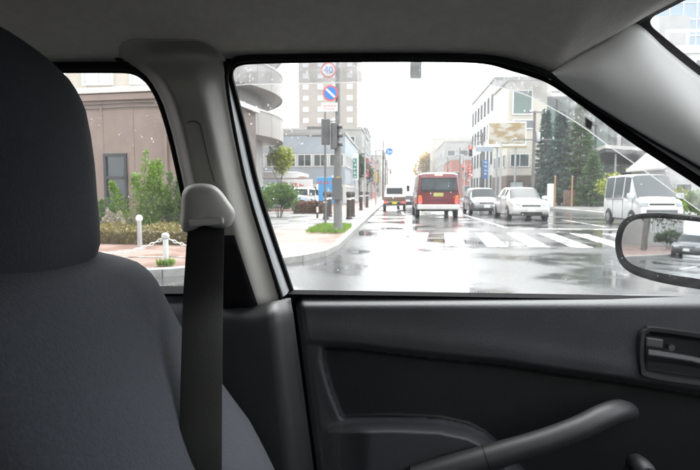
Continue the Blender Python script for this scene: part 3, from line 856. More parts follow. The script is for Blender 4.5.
# chain posts on the near pavement
posts = [(-4.95, 7.45), (-3.40, 7.82), (-2.42, 8.85)]
def chain_post(label, x, y):
    t = thing('chain_post', label, 'post', (x, y, .115), 0, 'chain posts along the pavement edge')
    MB().lathe([(.040, -.02), (.040, .40), (.034, .41)], n=14).build('shaft', M_postw, t)
    MB().lathe([(.034, .405), (.054, .418), (.058, .445), (.052, .475), (.028, .492), (.001, .495)], n=14).build('cap', M_postw, t)
    return t
for (x, y), l in zip(posts, ('white chain post hidden behind the seat, left of the grass tuft', 'short white chain post with a grass tuft at its foot', 'white chain post next to the corner ramp behind the pillar')):
    chain_post(l, x, y)
for i, ((x0, y0), (x1, y1)) in enumerate(zip(posts, posts[1:])):
    L = math.hypot(x1-x0, y1-y0); n = int(L/.055)
    t = thing('chain', ['white chain sagging left from the tufted post', 'white chain sagging right from the tufted post'][i], 'chain', (x0, y0, .115), math.atan2(y1-y0, x1-x0), 'chains between the posts')
    ring = MB(); ring.tube([(.036*math.cos(a*math.pi/4), 0, .018*math.sin(a*math.pi/4)) for a in range(9)], .0075, 5, caps=False)
    rm = ring.mesh('chain_link', M_chain)
    for k in range(n):
        s = (k+.5)/n
        o = link('chain_link', rm, t); z = .43 - 1.05*s*(1-s)*L*.55
        dz = -1.05*(1-2*s)*.55
        o.location = (s*L, 0, z); o.rotation_euler = (R(90)*(k % 2), -math.atan(dz), 0)
# round headed garden light
p = G(140, 247)*.904
t = thing('garden_light', 'round white headed bollard light standing in front of the hedge', 'lamp', (p[0], p[1], .115))
MB().lathe([(.05, -.02), (.042, .52)], n=14).build('shaft', M_steel, t)
MB().lathe([(.03, .51), (.055, .53), (.070, .575), (.055, .625), (.025, .645), (.001, .65)], n=18).build('lamp_head', M_signwhite, t)

def disc(mb, c, r_, y, n=28): # disc facing -y with thickness
    mb.lathe([(r_, y), (r_, y-.012)], c, n, 'y')
# signal pole on the left corner
SP = G(338, 236.5); SPX, SPY = SP.x, SP.y
sg = thing('signal_pole', 'grey signal pole on the left corner with signal heads seen from behind', 'traffic signal', (SPX, SPY, .12))
MB().lathe([(.16,-.05),(.14,.12),(.12,.2),(.105,1.9),(.095,2.3),(.07,2.45),(.062,5.6),(.05,5.62)], n=20).build('pole', M_pole, sg)
MB().box((.02,-.13,1.45), (.10,.015,.14)).build('tag_plate', M_yellow, sg, False)
MB().b(-.13,.13,-.26,-.13,.9,1.5).build('control_box', M_sig, sg, False, bevel=.01)
def sig_head(parent, c, rz, lit=None, sc=1.0):
    h = thing('signal_head', None, None); h.parent = parent; h.location = c; h.rotation_euler = (0,0,rz); h.scale = (sc,sc,sc)
    del_ = MB().b(-.17,.17,-.02,.16,-.5,.5).build('housing', M_sig, h, False, bevel=.03)
    for k in range(3):
        z = .33 - .33*k
        MB().lathe([(.125,-.022),(.12,-.04)], (0,0,z), 18, 'y').build('lens', (M_redlamp if (lit == k) else M_lampoff), h)
        v = MB(); rows = []
        for i in range(11):
            a = math.pi*(1.08 - 1.16*i/10)
            rows.append([(.14*math.cos(a), -.02, z+.14*math.sin(a)), (.14*math.cos(a), -.24, z+.14*math.sin(a)-.03)])
        v.grid(rows); v.build('visor', M_black, h, solid=.006)
    return h
for (c, rz) in (((-.05,-.12,2.62), R(112)), ((-.34,.05,2.75), R(188))):
    MB().cyl((0,0,c[2]+.3), (c[0],c[1],c[2]+.3), .022, 8).build('bracket', M_steel, sg)
    MB().cyl((0,0,c[2]-.3), (c[0],c[1],c[2]-.3), .022, 8).build('bracket', M_steel, sg)
    sig_head(sg, c, rz, sc=.70)
# arm over the lanes with a signal head seen from behind
hx = P(415.5, 70, SPY).x - SPX; hz = P(415.5, 79, SPY).z - .12 + .44
MB().tube([(0,0,5.35),(hx*.4,0,5.05),(hx,0,hz+.20)], [.05,.042,.035], 10).build('arm', M_steel, sg)
sig_head(sg, (hx, -.06, hz), R(184), sc=.88)
# signs on the same pole are separate things
def round_sign(px, py, Y, label, kind, d=.42):
    c = P(px, py, Y); t = thing('road_sign', label, 'sign', (c.x, c.y, c.z))
    r_ = d/2
    m = MB(); m.lathe([(r_, .01), (r_, 0)], (0,0,0), 32, 'y'); m.build('plate', M_signred if kind != 'blue' else M_signwhite, t)
    if kind == 'nopark':
        MB().lathe([(r_*.80, -.001), (r_*.80, -.006)], (0,0,0), 32, 'y').build('blue_field', M_signblue, t)
        MB().box((0,-.009,0), (r_*1.55,.005,r_*.26), Matrix.Rotation(R(43), 3, 'Y')).build('slash', M_signwhite, t, False)
    elif kind == 'speed':
        MB().lathe([(r_*.78, -.001), (r_*.78, -.006)], (0,0,0), 32, 'y').build('white_field', M_signwhite, t)
        text_mesh('40', d*.62, M_signblue, t, (0,-.009,0))
    else:
        MB().lathe([(r_*.94, -.001), (r_*.94, -.006)], (0,0,0), 32, 'y').build('blue_field', M_signblue, t)
        a = MB(); a.b(-r_*.45, -r_*.25, -.012, -.008, -r_*.5, r_*.45); a.b(-r_*.25, r_*.5, -.012, -.008, -r_*.2, 0)
        a.prism([(r_*.35,-.012,r_*.22),(r_*.8,-.012,-.1*r_),(r_*.35,-.012,-.42*r_)], (0,.003,0)); a.build('arrow', M_signwhite, t, False)
    return t, c
sY = SPY - .12
t1, c1 = round_sign(330.5, 93, sY, 'round blue no parking sign on the left signal pole', 'nopark')
t2, c2 = round_sign(328.5, 70, sY, 'round speed limit sign reading 40 above the no parking sign', 'speed')
for t_, c_ in ((t1, c1), (t2, c2)):
    MB().cyl((0,.02,0), (SPX-c_.x, .12, 0), .016, 8).build('bracket', M_steel, t_)
c = P(329.5, 107, sY); t = thing('sign_plate', 'white rectangular plate under the no parking sign', 'sign', c)
MB().b(-.22,.22,-.006,.006,-.115,.115).build('plate', M_signwhite, t, False)
m = MB()
for k in range(5): strokes(m, Vector((-.15+.075*k,-.009,.03)), Vector((1,0,0)), Vector((0,0,1)), .07, 70+k, 4)
for k in range(4): strokes(m, Vector((-.12+.08*k,-.009,-.05)), Vector((1,0,0)), Vector((0,0,1)), .06, 80+k, 4)
m.build('lettering', M_signred, t, False)
MB().cyl((0,.01,0), (SPX-c.x,.12,0), .014, 8).build('bracket', M_steel, t)
# second slim pole with small arm behind the signal pole
p = G(325.5, 229)
t = thing('slim_pole', 'slim dark utility pole with short crossarm behind the signal pole', 'pole', (p.x, p.y, .11))
MB().tube([(0,0,0),(0,0,3.9)], [.04,.03], 8).build('pole', M_grey_dk, t)
MB().b(-.6,.05,-.03,.03,3.2,3.28).build('crossarm', M_grey_dk, t, False); MB().b(-.6,-.1,-.02,.02,2.95,3.0).build('crossarm', M_grey_dk, t, False)
# black and white marker post
p = G(317.5, 233)
t = thing('marker_post', 'thin black and white banded marker post beside the grass bed', 'post', (p.x, p.y, .115))
for k in range(8):
    MB().cyl((0,0,.17*k-.01), (0,0,.17*k+.17), .03, 10).build('band', M_black if k % 2 == 0 else M_signwhite, t)
MB().lathe([(.03,1.36),(.02,1.39),(.001,1.40)], n=10).build('cap', M_black, t)
# dark bollards
for i, (px, py) in enumerate(((326,222),(329.5,219),(349,222),(352.5,219),(361,212),(367,209))):
    p = G(px, py); h = 1.15 if i < 4 else 1.2
    t = thing('dark_bollard', ['dark brown bollard right of the banded marker post', 'dark brown bollard just behind the one by the marker post', 'dark brown bollard right of the signal pole', 'dark brown bollard behind the one right of the signal pole', 'dark brown bollard further along the kerb', 'dark brown bollard farthest along the kerb'][i], 'bollard', (p.x, p.y, .115), 0, 'dark bollards along the kerb')
    MB().lathe([(.13,-.02),(.13,.08),(.11,.1),(.10,h-.18),(.125,h-.16),(.125,h-.05),(.09,h),(.001,h+.02)], n=14).build('shaft', M_darkwood, t)
    MB().lathe([(.106,h-.34),(.106,h-.26)], n=14).build('reflector_band', M_signwhite, t)
# blue banner sign
c = P(326.5, 196, 33); bsg = thing('blue_sign', 'blue upright sign board with red characters on the pavement', 'sign', (c.x, 33, .11))
MB().b(-.58,.58,-.04,.04,.45,2.05).build('board', mat('board_blue', (.05,.30,.62), .4, var=.06, vscale=2), bsg, False, bevel=.02)
m = MB()
for k in range(4): strokes(m, Vector((-.39+.26*k,-.05,1.72)), Vector((1,0,0)), Vector((0,0,1)), .24, 5+k)
m.build('lettering', M_signred, bsg, False)
m = MB()
for k in range(3): strokes(m, Vector((.05+.02*k,-.05,1.30-.22*k)), Vector((1,0,0)), Vector((0,0,1)), .26, 15+k, 4)
m.build('symbol', M_signwhite, bsg, False)
for s in (-.45,.45): MB().b(s-.03,s+.03,-.03,.03,-.02,.45).build('leg', M_steel, bsg, False)
# white sign board with red lettering
c = P(297, 195, 41); ws = thing('white_sign', 'white sign board with red lettering under the white canopy', 'sign', (c.x, 41, .11))
MB().b(-1.25,1.2,-.05,.05,.35,2.1).build('board', M_signwhite, ws, False, bevel=.02)
m = MB()
for k in range(4): strokes(m, Vector((-.75+.36*k,-.06,1.72)), Vector((1,0,0)), Vector((0,0,1)), .34, 25+k)
m.build('lettering', M_signred, ws, False)
for s in (-1.1,1.1): MB().b(s-.04,s+.04,-.03,.03,-.02,.35).build('leg', M_steel, ws, False)
# white canopy
cv = thing('white_canopy', 'flat white canopy roof on posts beside the yellow green tree', 'canopy', (P(283,190,43).x, 43, .11))
MB().prism([(-2.6,-1.5,2.25),(1.35,-1.5,2.25),(1.7,-1.5,2.4),(1.7,-1.5,2.62),(1.35,-1.5,2.72),(-2.6,-1.5,2.72)], (0,4,0)).build('roof', M_signwhite, cv, False, bevel=.03)
for x in (-2.2, 1.2):
    for y in (-1.2, 2.2): MB().b(x-.06,x+.06,y-.06,y+.06,-.02,2.26).build('post', M_steel, cv, False)
# green vertical sign
c = P(355, 168, 58); gs = thing('green_sign', 'green vertical shop sign with white characters on a post', 'sign', (c.x, 58, .11))
MB().b(-.38,.38,-.09,.09,2.45,5.3).build('frame', M_signwhite, gs, False, bevel=.02)
MB().b(-.22,.22,-.105,-.092,2.65,4.75).build('board', M_signgreen, gs, False)
m = MB()
for k in range(5): strokes(m, Vector((0,-.112,4.5-.42*k)), Vector((1,0,0)), Vector((0,0,1)), .36, 45+k)
m.build('lettering', M_signwhite, gs, False)
MB().b(-.05,.05,-.05,.05,-.02,2.45).build('post', M_steel, gs, False)
# projecting shop signs further down the street
for i, (x, y, z, w_, h_, c_, lab) in enumerate((
        (-3.9, 74, 3.2, .7, 2.6, (.55,.06,.06), 'red projecting sign on the grey shop building'),
        (-3.8, 84, 4.0, .8, 1.6, (.60,.60,.58), 'white projecting sign near the far end of the grey shop building'),
        (-4.0, 92, 3.0, .7, 3.2, (.05,.16,.45), 'blue projecting sign on the dark grey narrow building'),
        (-3.9, 110, 3.2, .9, 2.2, (.60,.42,.05), 'yellow projecting sign on the far brick red building'),
        (-3.9, 122, 3.4, .9, 2.0, (.06,.30,.12), 'green projecting sign on the far brick red building'),
        (11.8, 73, 3.0, .7, 2.4, (.06,.18,.42), 'blue projecting sign on the slot window building'),
        (11.8, 88, 3.4, .8, 2.0, (.55,.08,.06), 'red projecting sign on the slot window building'),
        (11.9, 126, 3.0, 1.0, 2.4, (.60,.60,.58), 'white projecting sign on the low brick red building at right'))):
    t = thing('projecting_sign', lab, 'sign', (x, y, .11), 0, 'projecting shop signs')
    MB().b(-w_/2,w_/2,-.10,.10,z,z+h_).build('board', mat('shop_sign_%d' % i, c_, .4, var=.1, vscale=2), t, False, bevel=.02)
    m = MB(); light = sum(c_) < 1.2
    for k in range(int(h_/.5)): strokes(m, Vector((0,-.108,z+h_-.35-.48*k)), Vector((1,0,0)), Vector((0,0,1)), .42, 300+10*i+k)
    m.build('lettering', M_signwhite if light else M_signred, t, False)
    MB().b(-.04,.04,-.04,.04,-.01,z).build('post', M_steel, t, False)
# street lamps
def street_lamp(label, x, y, h, arm):
    t = thing('street_lamp', label, 'street lamp', (x, y, .115), 0, 'street lamps')
    MB().tube([(0,0,-.02),(0,0,h*.5),(0,0,h-.4),(arm*.12,0,h-.1),(arm*.5,0,h+.02),(arm,0,h+.06)], [.09,.075,.06,.045,.04,.035], 10).build('pole', M_steel, t)
    MB().rings([[(arm + a*.8 - .1, b*w, h + .06 + c*hh) for b, c in ((-1,-.4),(1,-.4),(.8,.6),(-.8,.6))] for a, w, hh in ((0,.08,.08),(.2,.15,.13),(.7,.14,.12),(1.0,.05,.06))]).build('lamp_head', M_steel, t)
    return t
street_lamp('grey street lamp arching over the left lanes by the blue sign', P(365,200,46).x, 46, 6.6, 1.45)
street_lamp('grey street lamp far along the left pavement', -2.1, 95, 7.5, 1.6)
street_lamp('grey street lamp on the right pavement past the slot window building', 12.2, 98, 7.8, -1.7)
# blue arrow sign over the road
c = P(389.5, 151.5, 50)
t, cc = round_sign(389.5, 151.5, 50, 'round blue arrow sign on an arm over the left lanes', 'blue', .68)
px0 = -1.75 - c.x
MB().tube([(px0,.06,-c.z+.12),(px0,.06,.1),(px0+.2,.06,.2),(0,.06,.22)], [.07,.06,.05,.035], 8).build('post', M_steel, t)
MB().cyl((0,.06,.22),(0,.02,0), .03, 8).build('bracket', M_steel, t)
# right hand signal with red light
def mast_signal(label, px_pole, Y, px_head, py_head, lit, hs=1.0, plate=None):
    c = P(px_head, py_head, Y); xp = P(px_pole, 190, Y).x
    t = thing('mast_signal', label, 'traffic signal', (xp, Y, .115)); dx = c.x - xp; z = c.z - .115
    MB().tube([(0,0,-.02),(0,0,z+.9)], [.11,.08], 10).build('pole', M_steel, t)
    MB().tube([(0,0,z+.35),(dx,0,z+.42)], [.05,.035], 8).build('arm', M_steel, t)
    sig_head(t, (dx, -.05, z), 0, lit, hs)
    if plate:
        MB().b(dx+.45, dx+2.0, -.08, -.05, z-.05, z+.33).build('name_plate', M_bluegrey, t, False)
    return t
mast_signal('signal on a mast arm showing red before the slot window building', 500, 50, 470.5, 151, 0, .95, True)
mast_signal('small far signal showing red over the left lanes', 379, 110, 390.5, 171, 0, 1.0)
mast_signal('far signal showing red beyond the bus roof', 470, 120, 463, 168, 0, 1.0)
# billboard
c = P(507, 134, 55); bbx = c.x
bo = thing('billboard', 'wide billboard with golden brown picture on a white field', 'billboard', (bbx, 55, .115))
m_bb = bpy.data.materials.new('billboard_print'); m_bb.use_nodes = True
nt = m_bb.node_tree; b_ = nt.nodes['Principled BSDF']; tcn = nt.nodes.new('ShaderNodeTexCoord'); nz = nt.nodes.new('ShaderNodeTexNoise'); nz.inputs['Scale'].default_value = 1.1; nz.inputs['Detail'].default_value = 4
mpn = nt.nodes.new('ShaderNodeMapping'); mpn.inputs['Scale'].default_value = (.7, 1, 1.6); nt.links.new(tcn.outputs['Object'], mpn.inputs[0]); nt.links.new(mpn.outputs[0], nz.inputs['Vector'])
cr = nt.nodes.new('ShaderNodeValToRGB'); cr.color_ramp.elements[0].position = .44; cr.color_ramp.elements[0].color = (.30,.21,.10,1); cr.color_ramp.elements[1].position = .56; cr.color_ramp.elements[1].color = (.46,.43,.37,1)
nt.links.new(nz.outputs['Fac'], cr.inputs[0]); nt.links.new(cr.outputs[0], b_.inputs['Base Color']); b_.inputs['Roughness'].default_value = .4
bz = c.z - .115
MB().b(-1.85,1.85,-.02,.12,bz-1.15,bz+1.2).build('frame', M_signwhite, bo, False, bevel=.02)
MB().b(-1.75,1.75,-.04,-.022,bz-.95,bz+1.1).build('print', m_bb, bo, False)
MB().b(-1.9,1.9,-.10,.2,bz-1.35,bz-1.18).build('walkway', mat('ochre_steel', (.35,.29,.14), .5), bo, False)
for x in (-.9, .9): MB().tube([(x,.2,-.02),(x,.2,bz+.9)], .10, 10).build('post', M_steel, bo)
# shop front box lower right of the billboard
# utility poles with wires
def utility_pole(label, x, y, h, arms=((.95,1.8),(.86,1.4)), box=True):
    t = thing('utility_pole', label, 'utility pole', (x, y, .11), 0, 'utility poles')
    MB().tube([(0,0,-.02),(0,0,h)], [.17,.11], 12).build('pole', mat('old_pole', (.14,.125,.115), .7, var=.2, vscale=5), t)
    for f, w in arms:
        MB().b(-w/2,w/2,-.16,-.08,h*f-.05,h*f+.05).build('crossarm', M_grey_dk, t, False)
        for s in (-.45,-.2,.2,.45): MB().lathe([(.04,h*f+.05),(.06,h*f+.11),(.03,h*f+.2)], (w*s,-.12,0), 8).build('insulator', M_signwhite, t)
    if box: MB().lathe([(.19,h*.68),(.21,h*.69),(.21,h*.77),(.19,h*.78)], (.30,0,0), 14).build('transformer', M_steel, t)
    return t
utility_pole('brown utility pole with crossarms standing between billboard and spruces', P(532.5,200,47).x, 47, 7.9, ((.985,1.9),(.70,3.4)))
utility_pole('utility pole on the right pavement beside the slot window building', 12.1, 78, 9.5)
utility_pole('utility pole on the left pavement before the dark grey building', -1.9, 88, 9.5)
utility_pole('utility pole far along the left pavement', -1.9, 135, 9.5)
utility_pole('utility pole far along the right pavement', 12.1, 128, 9.5)
M_wire = mat('wire', (.03,.03,.03), .6)
def wire(label, a, b, sag=.6, r_=.012):
    a, b = Vector(a), Vector(b)
    o = MB().tube([a.lerp(b, k/12) - Vector((0,0,sag*4*(k/12)*(1-k/12))) for k in range(13)], r_, 5).build('wire', M_wire)
    return tag(o, label, 'wire', 'overhead wires')
for s in (-.7, .7):
    wire('overhead wire along the right pavement poles, ' + ('road side' if s < 0 else 'wall side'), (12.1+s, 78, 9.1), (12.1+s, 128, 9.1), 1.0, .02)
    wire('overhead wire along the left pavement poles, ' + ('road side' if s > 0 else 'wall side'), (-1.9+s, 88, 9.1), (-1.9+s, 135, 9.1), 1.0, .02)
utility_pole('utility pole half way along the left pavement beyond the dark grey building', -1.9, 110, 9.5)
utility_pole('utility pole on the right pavement beside the low brick red building', 12.1, 104, 9.5)
wire('overhead wire crossing from the brown pole to the right hand signal', (P(532.5,200,47).x-1.6, 47, 5.6), (P(500,190,50).x, 50, 5.7), .15, .02)
# tree stakes, white panel and brown fence on the right corner
for i, (px, lab) in enumerate(((554.5, 'thin brown stake nearer the white panel'), (571.5, 'thin brown stake nearer the brown fence'))):
    p = P(px, 205, 44)
    t = thing('wooden_stake', lab, 'stake', (p.x, 44, .11), 0, 'stakes before the spruces')
    MB().tube([(0,0,-.02),(0,0,2.4)], [.075,.065], 8).build('shaft', mat('stake_wood', (.30,.18,.09), .8, var=.2, vscale=8), t)
    MB().lathe([(.066,2.4),(.05,2.44),(.001,2.45)], n=8).build('cap', M_steel, t)
p = P(550, 205, 40); t = thing('pavement_sign', 'narrow white upright panel on the right pavement behind the sedan', 'sign', (p.x, 40, .11))
MB().b(-.22,.22,-.05,.05,.1,1.75).build('panel', M_signwhite, t, False, bevel=.015); MB().b(-.28,.28,-.12,.12,-.01,.1).build('base', M_steel, t, False)
fx0 = P(563, 205, 47).x; fx1 = P(588, 205, 47).x
t = thing('brown_fence', 'brown board fence at the foot of the spruces', 'fence', ((fx0+fx1)/2, 47, .11))
nb = 11; wdt = (fx1-fx0)/nb
M_fence = mat('brown_fence_board', (.20,.125,.10), .7, var=.2, vscale=6)
for k in range(nb): MB().b((k-nb/2)*wdt+.01, (k+1-nb/2)*wdt-.01, -.03, .02, .08, 1.3+.02*(k % 2)).build('board', M_fence, t, False)
for z in (.3, 1.0): MB().b(-nb/2*wdt, nb/2*wdt, .021, .08, z, z+.09).build('rail', M_fence, t, False)

# ================================================================== VEHICLES
M_tyre = mat('tyre', (.018,.018,.019), .75)
M_rim = mat('rim_silver', (.42,.43,.44), .35, metal=.8)
M_cglass = mat('vehicle_glass', (.032,.038,.042), .10, spec=.12)
M_cglass_l = mat('vehicle_glass_light', (.16,.19,.20), .06, spec=1.0)
M_hl = mat('headlamp', (.22,.23,.25), .1, spec=.8)
M_tl = mat('tail_lamp', (.45,.02,.02), .2, emit=(1,.05,.03), estr=.9)
M_tlamber = mat('amber_lamp', (.75,.25,.03), .2)
M_plate = mat('plate_white', (.72,.72,.70), .4)
M_plate_y = mat('plate_yellow', (.75,.60,.05), .4)
M_trimblk = mat('vehicle_black_trim', (.016,.016,.017), .5)
def paint(name, c, metal=0.0): return mat(name, c, .28, metal=metal, coat=.7, var=.05, vscale=2)
PW, PS, PM, PD = paint('white_car_paint', (.60,.60,.59)), paint('silver_car_paint', (.26,.27,.285), .3), paint('maroon_paint', (.15,.006,.015)), paint('dark_car_paint', (.035,.037,.042))
PB = paint('blue_silver_paint', (.30,.36,.42), .3)

def section(st):
    x, zb, zl, zt, wl, wb, wt = st
    zm = zb + (zl-zb)*.55
    return [(x,0,zb),(x,wl*.86,zb),(x,wl*.98,zb+.07),(x,wl*1.0,zm),(x,wb,zl),(x,wt,max(zl+.005,zt-.07)),(x,wt*.86,zt-.012),(x,wt*.45,zt+.006),(x,0,zt+.012)]
def loft_body(t, sts, pm, side_glass, wind, rear, gm=None):
    gm = gm or M_cglass
    rows = []
    for st in sts:
        h = section(st)
        rows.append([Vector(p) for p in h] + [Vector((p[0], -p[1], p[2])) for p in h[-2:0:-1]])
    n = len(rows[0]); body, side, ws, rw = MB(), MB(), MB(), MB()
    half = 9
    allv = [p for r_ in rows for p in r_]
    def cell(i, j):
        jj = j if j < 8 else 15 - j
        if jj == 4 and i in side_glass: return side
        if jj in (5, 6, 7) and i in wind: return ws
        if jj in (5, 6, 7) and i in rear: return rw
        return body
    for i in range(len(rows)-1):
        for j in range(n):
            q = [rows[i][j], rows[i][(j+1)%n], rows[i+1][(j+1)%n], rows[i+1][j]]
            cell(i, j).add(q, [(0,1,2,3)])
    body.add(rows[0], [tuple(range(n))]); body.add(rows[-1], [tuple(range(n))])
    def weld(mb, name, m, solid=0):
        me = bpy.data.meshes.new(name); me.from_pydata(mb.v, [], mb.f)
        bm = bmesh.new(); bm.from_mesh(me); bmesh.ops.remove_doubles(bm, verts=bm.verts, dist=.0005); bmesh.ops.recalc_face_normals(bm, faces=bm.faces); bm.to_mesh(me); bm.free()
        me.materials.append(m); me.shade_smooth(); me.set_sharp_from_angle(angle=R(38))
        return link(name, me, t)
    b = weld(body, 'body', pm)
    if side.f: weld(side, 'side_window', gm)
    if ws.f: weld(ws, 'windscreen', gm)
    if rw.f: weld(rw, 'rear_window', gm)
    return b
WHEEL = {}
def wheels(t, xs, w, r_, wid=.19, caps=True):
    key = (round(r_,3), wid)
    if key not in WHEEL:
        ty = MB(); ty.lathe([(r_*.62,-wid/2),(r_*.95,-wid/2),(r_,-wid/2+.03),(r_,wid/2-.03),(r_*.95,wid/2),(r_*.62,wid/2)], n=24, axis='y')
        ri = MB(); ri.lathe([(r_*.63,-wid/2-.005),(r_*.6,-wid/2+.01),(r_*.5,-wid/2+.02),(r_*.2,-wid/2+.0),(r_*.12,-wid/2-.01),(.001,-wid/2-.012)], n=20, axis='y')
        for k in range(5):
            a = k*2*math.pi/5
            ri.box((math.cos(a)*r_*.36,-wid/2-.004,math.sin(a)*r_*.36), (r_*.5,.02,r_*.13), Matrix.Rotation(-a, 3, 'Y'))
        ar = MB(); ar.lathe([(r_*1.17,-.012),(r_*1.17,.06)], n=28, axis='y')
        WHEEL[key] = (ty.mesh('tyre', M_tyre), ri.mesh('rim', M_rim), ar.mesh('wheel_arch', M_trimblk))
    ty, ri, ar = WHEEL[key]
    for x in xs:
        for s in (-1, 1):
            a = link('wheel_arch', ar, t); a.location = (x, s*w, r_*1.03); a.rotation_euler = (0,0,0 if s < 0 else math.pi)
            o = link('wheel', ty, t); o.location = (x, s*(w - wid/2 + .03), r_); o.rotation_euler = (0,0,0 if s < 0 else math.pi)
            o2 = link('rim', ri, o)
def mirrors(t, x, w, z, m, s=1.0):
    for k in (-1, 1):
        b = MB(); b.rings([[(x+dx, k*(w+.02+dy*s), z+.09*s*c*sc) if False else (x+dx+.05*a*sc, k*(w+dy*s), z+.085*s*c*sc) for a, c in ((-1,-1),(1,-1),(1,1),(-1,1))] for dx, dy, sc in ((0,-.02,.5),(0,.06,1),(0,.18,1),(0,.22,.7))])
        b.build('door_mirror', m, t, bevel=.012)

def sedan(name, label, pm, loc, rz, L=4.45, W=1.70, H=1.45, cat='car', group=None, wagon=False, gm=None, grille_dark=False):
    t = thing(name, label, cat, loc, rz, group)
    h = H; w = W/2
    if wagon:
        S = [(-L/2,.42,.80,.84,w*.86,w*.84,w*.80),(-L/2+.06,.30,.88,1.02,w*.94,w*.90,w*.80),(-L/2+.30,.22,.93,h-.08,w*.99,w*.93,w*.72),(-L/2+.45,.20,.94,h-.02,w,w*.94,w*.72),
             (-L/2+1.30,.19,.94,h,w,w*.95,w*.73),(-L/2+1.40,.19,.94,h,w,w*.95,w*.73),(-L/2+2.25,.19,.93,h,w,w*.95,w*.73),(-L/2+2.35,.19,.93,h-.005,w,w*.95,w*.73),(-L/2+2.72,.19,.92,h-.06,w,w*.95,w*.72)]
        sg_, rr_ = {3,5}, {1}
    else:
        S = [(-L/2,.42,.78,.82,w*.84,w*.80,w*.72),(-L/2+.07,.28,.88,.99,w*.94,w*.88,w*.76),(-L/2+.42,.22,.92,1.04,w*.99,w*.93,w*.78),(-L/2+1.02,.20,.93,h-.06,w,w*.94,w*.69),
             (-L/2+1.42,.19,.93,h,w,w*.95,w*.70),(-L/2+1.52,.19,.93,h,w,w*.95,w*.70),(-L/2+2.36,.19,.92,h-.003,w,w*.95,w*.71),(-L/2+2.46,.19,.92,h-.01,w,w*.95,w*.71),(-L/2+2.88,.19,.91,h-.06,w,w*.95,w*.70)]
        sg_, rr_ = {3,5,6} - {6}, {2}
    i0 = len(S)-1
    S += [(L/2-1.08,.19,.90,.97,w,w*.94,w*.80),(L/2-.55,.20,.84,.90,w*.99,w*.92,w*.74),(L/2-.18,.24,.74,.80,w*.95,w*.88,w*.68),(L/2-.04,.30,.62,.68,w*.86,w*.80,w*.62),(L/2,.36,.54,.59,w*.76,w*.72,w*.55)]
    loft_body(t, S, pm, sg_ | {i0-1}, {i0}, rr_, gm)
    wheels(t, (-L/2+.80, L/2-.86), w*.985, .31)
    fx = L/2
    for s in (-1, 1):
        m = MB(); m.rings([[(fx-.30, s*w*.93, .70),(fx-.30, s*w*.93, .78),(fx-.14, s*w*.50, .755),(fx-.10, s*w*.50, .66)],[(fx-.17, s*w*.975, .66),(fx-.22, s*w*.955, .77),(fx-.06, s*w*.52, .72),(fx-.02, s*w*.52, .64)]]); m.build('headlight', M_hl, t)
        m = MB(); m.b(-L/2-.012, -L/2+.1, s*w*.55, s*w*.84, .70, .84); m.build('tail_light', M_tl, t, False, bevel=.02)
        MB().lathe([(.05,0),(.045,.03)], (fx-.045, s*w*.62, .40), 12, 'x').build('fog_lamp', M_hl, t)
    m = MB(); m.box((fx-.035,0,.655), (.06,w*.92,.10)); m.build('grille', M_trimblk if grille_dark else M_trimblk, t, False, bevel=.015)
    for k in range(3): MB().box((fx-.002,0,.625+.03*k), (.012,w*.88,.010)).build('grille_bar', M_rim, t, False)
    MB().box((fx-.01,0,.34), (.05,w*1.05,.11)).build('air_intake', M_trimblk, t, False, bevel=.02)
    MB().box((fx+.012,0,.48), (.012,.33,.165)).build('number_plate', M_plate, t, False)
    MB().box((-L/2-.005,0,.60), (.012,.33,.165)).build('number_plate', M_plate, t, False)
    mirrors(t, L/2-1.42, w*.95, .99, pm)
    for s in (-1, 1): MB().tube([(L/2-1.10, s*.06, .985),(L/2-1.28, s*.06+.45, 1.09)], .008, 5).build('wiper', M_trimblk, t)
    MB().lathe([(.03,0),(.03,.012)], (fx+.008,0,.705), 14, 'x').build('badge', M_rim, t)
    for s in (-1, 1):
        for x_ in (-L/2+1.25, -L/2+2.30, L/2-1.18): MB().box((x_, s*(w*1.0+.0005), .60), (.010,.008,.56)).build('door_seam', M_trimblk, t, False)
        for x_ in (-L/2+1.45, -L/2+2.48): MB().box((x_, s*(w*.985+.012), .78), (.17,.025,.03)).build('door_handle', pm, t, False, bevel=.008)
        MB().box((-.15, s*(w*.955+.002), .925), (2.3,.014,.018)).build('window_trim', M_trimblk, t, False)
    return t

